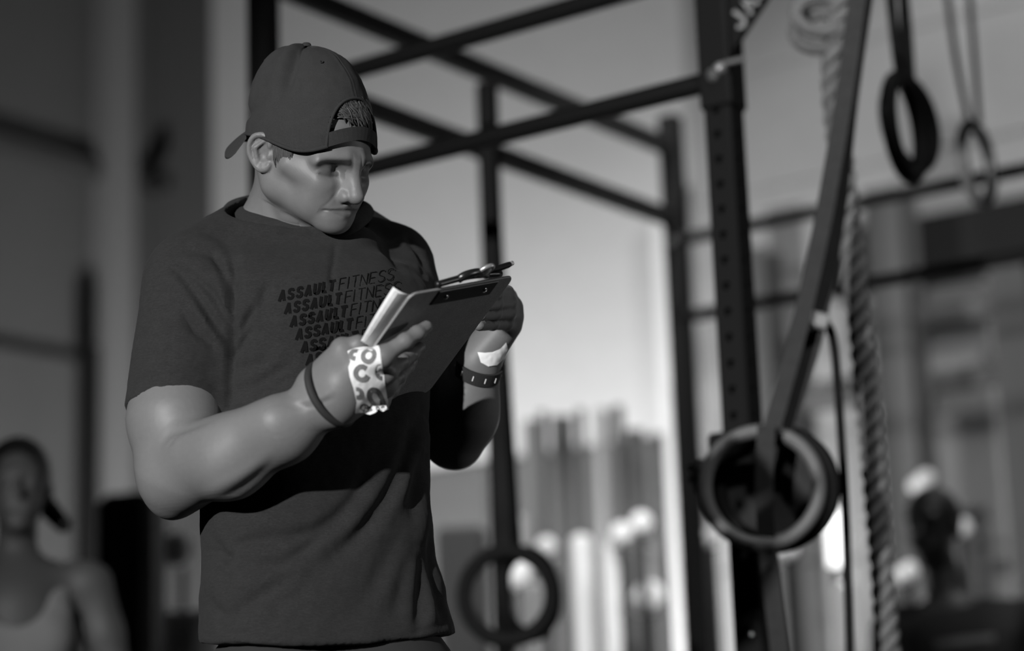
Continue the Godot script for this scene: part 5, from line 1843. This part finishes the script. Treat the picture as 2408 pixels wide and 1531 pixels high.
func build_clipboard() -> void:
	var size: Vector2 = get_meta("board_size")
	print("board ", size, board_frame.basis)
	var o := thing("clipboard", "brown clipboard with white paper held up by the man in the cap", "clipboard", man_base * board_frame)
	# rounded plate
	var outline := rounded(size.x, size.y, 0.012)
	solid(plate(outline, 0.0035), M.board, "board", o)
	# sheets on the far face; their left edges curl up towards the reader, less and less down to the gripping hand
	for k in 3:
		var st := SurfaceTool.new()
		st.begin(Mesh.PRIMITIVE_TRIANGLES)
		var nx := 22
		var ny := 16
		var g := []
		for j in ny + 1:
			var v := float(j) / ny
			var y := lerpf(size.y / 2.0 - 0.010, -size.y / 2.0 + 0.02, v)
			var row := []
			var bend := (1.25 - 0.42 * k) * pow(maxf(1.0 - v / 0.62, 0.0), 0.7)
			var start := -size.x / 2.0 + 0.026
			var p := Vector2(start, -0.0035 - 0.0009 * k)
			row.append(Vector3(size.x / 2.0 - 0.014, y, p.y))
			row.append(Vector3(p.x, y, p.y))
			for i in nx:
				var a := bend * pow((i + 1.0) / nx, 1.5)
				p += Vector2(-cos(a), -sin(a)) * (0.036 + 0.003 * (2 - k)) / nx
				row.append(Vector3(p.x, y, p.y))
			g.append(row)
		for j in ny:
			for i in nx + 1:
				quad(st, g[j][i], g[j][i + 1], g[j + 1][i + 1], g[j + 1][i], Vector3(0, 0, 1))
		solid(st.commit(), M.paper, "paper_sheet", o)
	# metal clip
	var top := size.y / 2.0
	var clip := Node3D.new()
	put(clip, "clip", o)
	solid(box_mesh(Vector3(0.125, 0.026, 0.0016), 0.0006), M.clip, "back_plate", clip, Transform3D(Basis(), Vector3(0.012, top - 0.016, 0.0028)))
	for s in [-0.04, 0.042]:
		solid(lathe([Vector2(0.0001, 0.0018), Vector2(0.003, 0.0014), Vector2(0.0042, 0.0)], 14), M.chrome, "rivet", clip, Transform3D(Basis(Vector3.RIGHT, PI / 2.0), Vector3(0.012 + s, top - 0.017, 0.0038)))
	solid(tube(spline([Vector3(-0.055, top + 0.004, -0.004), Vector3(0.012, top + 0.006, -0.007), Vector3(0.078, top + 0.004, -0.004)], 6), [0.0045], 10), M.clip, "hinge_bar", clip)
	solid(tube(spline([Vector3(-0.01, top + 0.004, -0.006), Vector3(-0.004, top + 0.014, -0.004), Vector3(0.02, top + 0.016, -0.004), Vector3(0.05, top + 0.004, -0.006)], 6), [0.0055], 10), M.clip, "spring", clip)
	solid(tube(spline([Vector3(0.02, top + 0.005, -0.006), Vector3(0.024, top + 0.024, -0.002), Vector3(0.034, top + 0.03, 0.0), Vector3(0.044, top + 0.022, -0.002), Vector3(0.046, top + 0.006, -0.006)], 6), [0.0032], 10), M.bolt, "lever", clip)
	solid(lathe([Vector2(0.0001, 0.004), Vector2(0.008, 0.003), Vector2(0.0105, 0.0), Vector2(0.008, -0.003), Vector2(0.0001, -0.004)], 18), M.bolt, "lever_pad", clip, Transform3D(Basis(Vector3.RIGHT, PI / 2.0), Vector3(0.033, top + 0.019, -0.002)))
	var pen := thing("pen", "dark pen lying across the top of the clipboard", "pen", man_base * board_frame)
	solid(tube([Vector3(0.05, top + 0.010, -0.006), Vector3(0.052, top + 0.011, -0.006), Vector3(0.082, top + 0.020, -0.004), Vector3(0.086, top + 0.0215, -0.004)], [0.0035, 0.0042, 0.0042, 0.0034], 10), M.black_steel, "barrel", pen)
	solid(tube([Vector3(0.086, top + 0.0215, -0.004), Vector3(0.0905, top + 0.023, -0.004)], [0.0036, 0.003], 10), M.bolt, "pen_cap", pen)


func rounded(w: float, h: float, r: float, per := 6) -> Array:
	var out := []
	for c in [[1, 1, 0], [-1, 1, 1], [-1, -1, 2], [1, -1, 3]]:
		for k in per + 1:
			var a: float = PI / 2.0 * (c[2] + float(k) / per)
			out.append(Vector2(c[0] * (w / 2.0 - r) + cos(a) * r, c[1] * (h / 2.0 - r) + sin(a) * r))
	return out


# plate from an outline (anticlockwise seen from +z), convex, with a small chamfer
func plate(outline: Array, thick: float) -> ArrayMesh:
	var st := SurfaceTool.new()
	st.begin(Mesh.PRIMITIVE_TRIANGLES)
	var b := thick * 0.25
	var n := outline.size()
	var mid := Vector2()
	for p in outline:
		mid += p / n
	for i in n:
		var p: Vector2 = outline[i]
		var q: Vector2 = outline[(i + 1) % n]
		var pi := p.lerp(mid, b / (p - mid).length())
		var qi := q.lerp(mid, b / (q - mid).length())
		var o := Vector3((p + q).x / 2.0 - mid.x, (p + q).y / 2.0 - mid.y, 0)
		for s in [-1.0, 1.0]:
			var z: float = s * thick / 2.0
			tri3(st, Vector3(mid.x, mid.y, z), Vector3(pi.x, pi.y, z), Vector3(qi.x, qi.y, z), Vector3(0, 0, s))
			quad(st, Vector3(pi.x, pi.y, z), Vector3(qi.x, qi.y, z), Vector3(q.x, q.y, z - s * b), Vector3(p.x, p.y, z - s * b), Vector3(0, 0, s) + o.normalized())
		quad(st, Vector3(p.x, p.y, thick / 2.0 - b), Vector3(q.x, q.y, thick / 2.0 - b), Vector3(q.x, q.y, -thick / 2.0 + b), Vector3(p.x, p.y, -thick / 2.0 + b), o)
	return st.commit()
# ================================================================ distance fields, meshed as surface nets
# a shape is [kind, op, k, data...]; kind 0 tapered capsule, 1 ellipsoid, 2 half-space, 3 stack of ovals
class Field:
	var kind := PackedInt32Array()
	var op := PackedInt32Array()
	var k := PackedFloat32Array()
	var a := PackedVector3Array()
	var b := PackedVector3Array()
	var r := PackedVector3Array()
	var turn := []
	var xf := Transform3D()
	var size := 1.0
	var stack := []          # sections of the torso: [y, cx, cz, half width, half depth]
	var stack_turn := Basis()

	func _add(kd: int, o: int, kk: float, aa: Vector3, bb: Vector3, rr: Vector3, bs: Basis) -> void:
		kind.append(kd)
		op.append(o)
		k.append(maxf(kk * size, 0.00001))
		a.append(aa)
		b.append(bb)
		r.append(rr)
		turn.append(bs)

	func rod(p: Vector3, q: Vector3, rp: float, rq: float, kk := 0.01, o := 0) -> void:
		var w := xf * p
		_add(0, o, kk, w, xf * q - w, Vector3(rp * size, (rq - rp) * size, 0), Basis())

	func ball(p: Vector3, rr: float, kk := 0.01, o := 0) -> void:
		oval(p, Vector3.ONE * rr, kk, o)

	func oval(p: Vector3, rr: Vector3, kk := 0.01, o := 0, bs := Basis()) -> void:
		var full := (xf.basis.orthonormalized() * bs)
		_add(1, o, kk, xf * p, Vector3(), rr * size, full.transposed())

	func plane(p: Vector3, n: Vector3, kk := 0.002, o := 2) -> void:
		_add(2, o, kk, xf * p, (xf.basis * n).normalized(), Vector3(), Basis())

	func ovals(sections: Array, yaw: float, kk := 0.03) -> void:
		stack = sections
		stack_turn = Basis(Vector3.UP, yaw).transposed()
		_add(3, 0, kk, Vector3(), Vector3(), Vector3(), Basis())

	func one(i: int, p: Vector3) -> float:
		var kd := kind[i]
		if kd == 0:
			var pa: Vector3 = p - a[i]
			var ba := b[i]
			var t := clampf(pa.dot(ba) / maxf(ba.length_squared(), 1e-9), 0.0, 1.0)
			return (pa - ba * t).length() - r[i].x - r[i].y * t
		if kd == 1:
			var q: Vector3 = (turn[i] as Basis) * (p - a[i])
			var rr := r[i]
			var q1 := q / rr
			var k0 := q1.length()
			var k1 := (q1 / rr).length()
			if k1 < 1e-6:
				return -minf(rr.x, minf(rr.y, rr.z))
			return k0 * (k0 - 1.0) / k1
		if kd == 2:
			return (p - a[i]).dot(b[i])
		if kd == 4:
			var pa: Vector3 = p - a[i]
			var ba := b[i]
			var t := clampf(pa.dot(ba) / maxf(ba.length_squared(), 1e-9), 0.0, 1.1)
			return maxf((pa - ba * t).length() - r[i].x - r[i].y * t, (pa - ba).dot((turn[i] as Basis).x))
		return oval_stack(p)

	func sleeve(p: Vector3, q: Vector3, rp: float, rq: float, cut: Vector3, kk := 0.03) -> void:
		_add(4, 0, kk, p, q - p, Vector3(rp, rq - rp, 0), Basis(cut.normalized(), Vector3.UP, Vector3.BACK))

	func oval_stack(p: Vector3) -> float:
		var n := stack.size()
		var y := p.y
		var i := 0
		while i < n - 2 and y > stack[i + 1][0]:
			i += 1
		var s0: Array = stack[i]
		var s1: Array = stack[i + 1]
		var t := clampf((y - s0[0]) / (s1[0] - s0[0]), 0.0, 1.0)
		t = t * t * (3.0 - 2.0 * t) * 0.5 + t * 0.5
		var q := stack_turn * Vector3(p.x - lerpf(s0[1], s1[1], t), 0, p.z - lerpf(s0[2], s1[2], t))
		var u := absf(q.x) / lerpf(s0[3], s1[3], t)
		var v := absf(q.z) / lerpf(s0[4], s1[4], t)
		var f := pow(pow(u, 2.4) + pow(v, 2.4), 1.0 / 2.4)
		var d: float
		if f < 0.05:
			d = -0.08
		else:
			d = (1.0 - 1.0 / f) * Vector2(q.x, q.z).length() * 0.9
		var over := maxf(float(stack[0][0]) - y, y - float(stack[n - 1][0]))
		return maxf(d, over) if over > -0.05 else d

	func value(p: Vector3, idx: PackedInt32Array) -> float:
		var d := 1000.0
		for i in idx:
			var e: float
			if kind[i] == 0:
				var pa := p - a[i]
				var ba := b[i]
				var t := clampf(pa.dot(ba) / maxf(ba.length_squared(), 1e-9), 0.0, 1.0)
				e = (pa - ba * t).length() - r[i].x - r[i].y * t
			else:
				e = one(i, p)
			var kk := k[i]
			var o := op[i]
			if o == 0 and e - d > kk:
				continue
			if o == 0:
				var h := kk - absf(d - e)
				d = minf(d, e)
				if h > 0.0:
					d -= h * h / kk * 0.25
			elif o == 1:
				e = -e
				var h := kk - absf(d - e)
				d = maxf(d, e)
				if h > 0.0:
					d += h * h / kk * 0.25
			else:
				var h := kk - absf(d - e)
				d = maxf(d, e)
				if h > 0.0:
					d += h * h / kk * 0.25
		return d

	func all() -> PackedInt32Array:
		var idx := PackedInt32Array()
		for i in kind.size():
			idx.append(i)
		return idx

	# the shapes that can shape the surface within rad of c (none: no surface there)
	func near_shapes(c: Vector3, rad: float, among: PackedInt32Array, reach: PackedFloat32Array) -> PackedInt32Array:
		var idx := PackedInt32Array()
		var near := false
		for i in among:
			var e := one(i, c)
			if op[i] == 2:
				if e > rad + 0.004:
					return PackedInt32Array()
				if e + rad > -k[i]:
					idx.append(i)
			elif e - rad * 1.1 < reach[i] * 1.1 + 0.003:
				idx.append(i)
				if op[i] == 0:
					near = true
		return idx if near else PackedInt32Array()

	# mesh the part of the field inside the box lo..hi, appending to v and ix
	func mesh(lo: Vector3, hi: Vector3, cell: float, v: PackedVector3Array, ix: PackedInt32Array) -> void:
		var bs := 4
		var nb := Vector3i(((hi - lo) / (cell * bs)).ceil())
		var nx := nb.x * bs + 1
		var ny := nb.y * bs + 1
		var nz := nb.z * bs + 1
		var sxy := nx * ny
		var vals := PackedFloat32Array()
		vals.resize(sxy * nz)
		vals.fill(1e9)
		var ids := PackedInt32Array()
		ids.resize(sxy * nz)
		ids.fill(-1)
		var blocks := []
		var rad := cell * bs * 0.5 * 1.7321
		var everything := all()
		var reach := k.duplicate()
		for i in range(reach.size() - 2, -1, -1):
			reach[i] = maxf(reach[i], reach[i + 1])
		var half := Vector3.ONE * cell * bs * 0.5
		var big := 4
		var nsb := Vector3i((Vector3(nb) / big).ceil())
		for sb in nsb.x * nsb.y * nsb.z:
			var s0 := Vector3i(sb % nsb.x, (sb / nsb.x) % nsb.y, sb / (nsb.x * nsb.y)) * big
			var cand := near_shapes(lo + (Vector3(s0) + Vector3.ONE * big * 0.5) * (cell * bs), rad * big, everything, reach)
			if cand.is_empty():
				continue
			for bz in range(s0.z, mini(s0.z + big, nb.z)):
				for by in range(s0.y, mini(s0.y + big, nb.y)):
					for bx in range(s0.x, mini(s0.x + big, nb.x)):
						var c := lo + Vector3(bx, by, bz) * (cell * bs) + half
						var idx := near_shapes(c, rad, cand, reach)
						if idx.is_empty() or absf(value(c, idx)) > rad * 1.5 + 0.012:
							continue
						blocks.append(Vector3i(bx, by, bz) * bs)
						for z in range(bz * bs, bz * bs + bs + 1):
							for y in range(by * bs, by * bs + bs + 1):
								var at_ := z * sxy + y * nx + bx * bs
								for x in bs + 1:
									if vals[at_ + x] > 1e8:
										vals[at_ + x] = value(lo + Vector3(bx * bs + x, y, z) * cell, idx)
		var base := v.size()
		for o in blocks:
			for z in range(o.z, o.z + bs):
				for y in range(o.y, o.y + bs):
					for x in range(o.x, o.x + bs):
						var g := z * sxy + y * nx + x
						var c0 := vals[g]
						var c1 := vals[g + 1]
						var c2 := vals[g + nx]
						var c3 := vals[g + nx + 1]
						var c4 := vals[g + sxy]
						var c5 := vals[g + sxy + 1]
						var c6 := vals[g + sxy + nx]
						var c7 := vals[g + sxy + nx + 1]
						var neg := int(c0 < 0.0) + int(c1 < 0.0) + int(c2 < 0.0) + int(c3 < 0.0) + int(c4 < 0.0) + int(c5 < 0.0) + int(c6 < 0.0) + int(c7 < 0.0)
						if neg == 0 or neg == 8:
							continue
						var s := Vector3()
						var n := 0
						if (c0 < 0.0) != (c1 < 0.0): s += Vector3(c0 / (c0 - c1), 0, 0); n += 1
						if (c2 < 0.0) != (c3 < 0.0): s += Vector3(c2 / (c2 - c3), 1, 0); n += 1
						if (c4 < 0.0) != (c5 < 0.0): s += Vector3(c4 / (c4 - c5), 0, 1); n += 1
						if (c6 < 0.0) != (c7 < 0.0): s += Vector3(c6 / (c6 - c7), 1, 1); n += 1
						if (c0 < 0.0) != (c2 < 0.0): s += Vector3(0, c0 / (c0 - c2), 0); n += 1
						if (c1 < 0.0) != (c3 < 0.0): s += Vector3(1, c1 / (c1 - c3), 0); n += 1
						if (c4 < 0.0) != (c6 < 0.0): s += Vector3(0, c4 / (c4 - c6), 1); n += 1
						if (c5 < 0.0) != (c7 < 0.0): s += Vector3(1, c5 / (c5 - c7), 1); n += 1
						if (c0 < 0.0) != (c4 < 0.0): s += Vector3(0, 0, c0 / (c0 - c4)); n += 1
						if (c1 < 0.0) != (c5 < 0.0): s += Vector3(1, 0, c1 / (c1 - c5)); n += 1
						if (c2 < 0.0) != (c6 < 0.0): s += Vector3(0, 1, c2 / (c2 - c6)); n += 1
						if (c3 < 0.0) != (c7 < 0.0): s += Vector3(1, 1, c3 / (c3 - c7)); n += 1
						ids[g] = v.size()
						v.append(lo + (Vector3(x, y, z) + s / n) * cell)
		for o in blocks:
			for z in range(maxi(o.z, 1), o.z + bs):
				for y in range(maxi(o.y, 1), o.y + bs):
					for x in range(maxi(o.x, 1), o.x + bs):
						var g := z * sxy + y * nx + x
						if ids[g] < 0 and ids[g - 1] < 0 and ids[g - nx] < 0 and ids[g - sxy] < 0:
							continue
						var inside := vals[g] < 0.0
						if inside != (vals[g + 1] < 0.0):
							face(ix, ids[g], ids[g - nx], ids[g - nx - sxy], ids[g - sxy], inside)
						if inside != (vals[g + nx] < 0.0):
							face(ix, ids[g], ids[g - sxy], ids[g - sxy - 1], ids[g - 1], inside)
						if inside != (vals[g + sxy] < 0.0):
							face(ix, ids[g], ids[g - 1], ids[g - 1 - nx], ids[g - nx], inside)

	func face(ix: PackedInt32Array, p: int, q: int, s: int, t: int, flip: bool) -> void:
		if p < 0 or q < 0 or s < 0 or t < 0:
			return
		if flip:
			ix.append_array([p, s, q, p, t, s])
		else:
			ix.append_array([p, q, s, p, s, t])
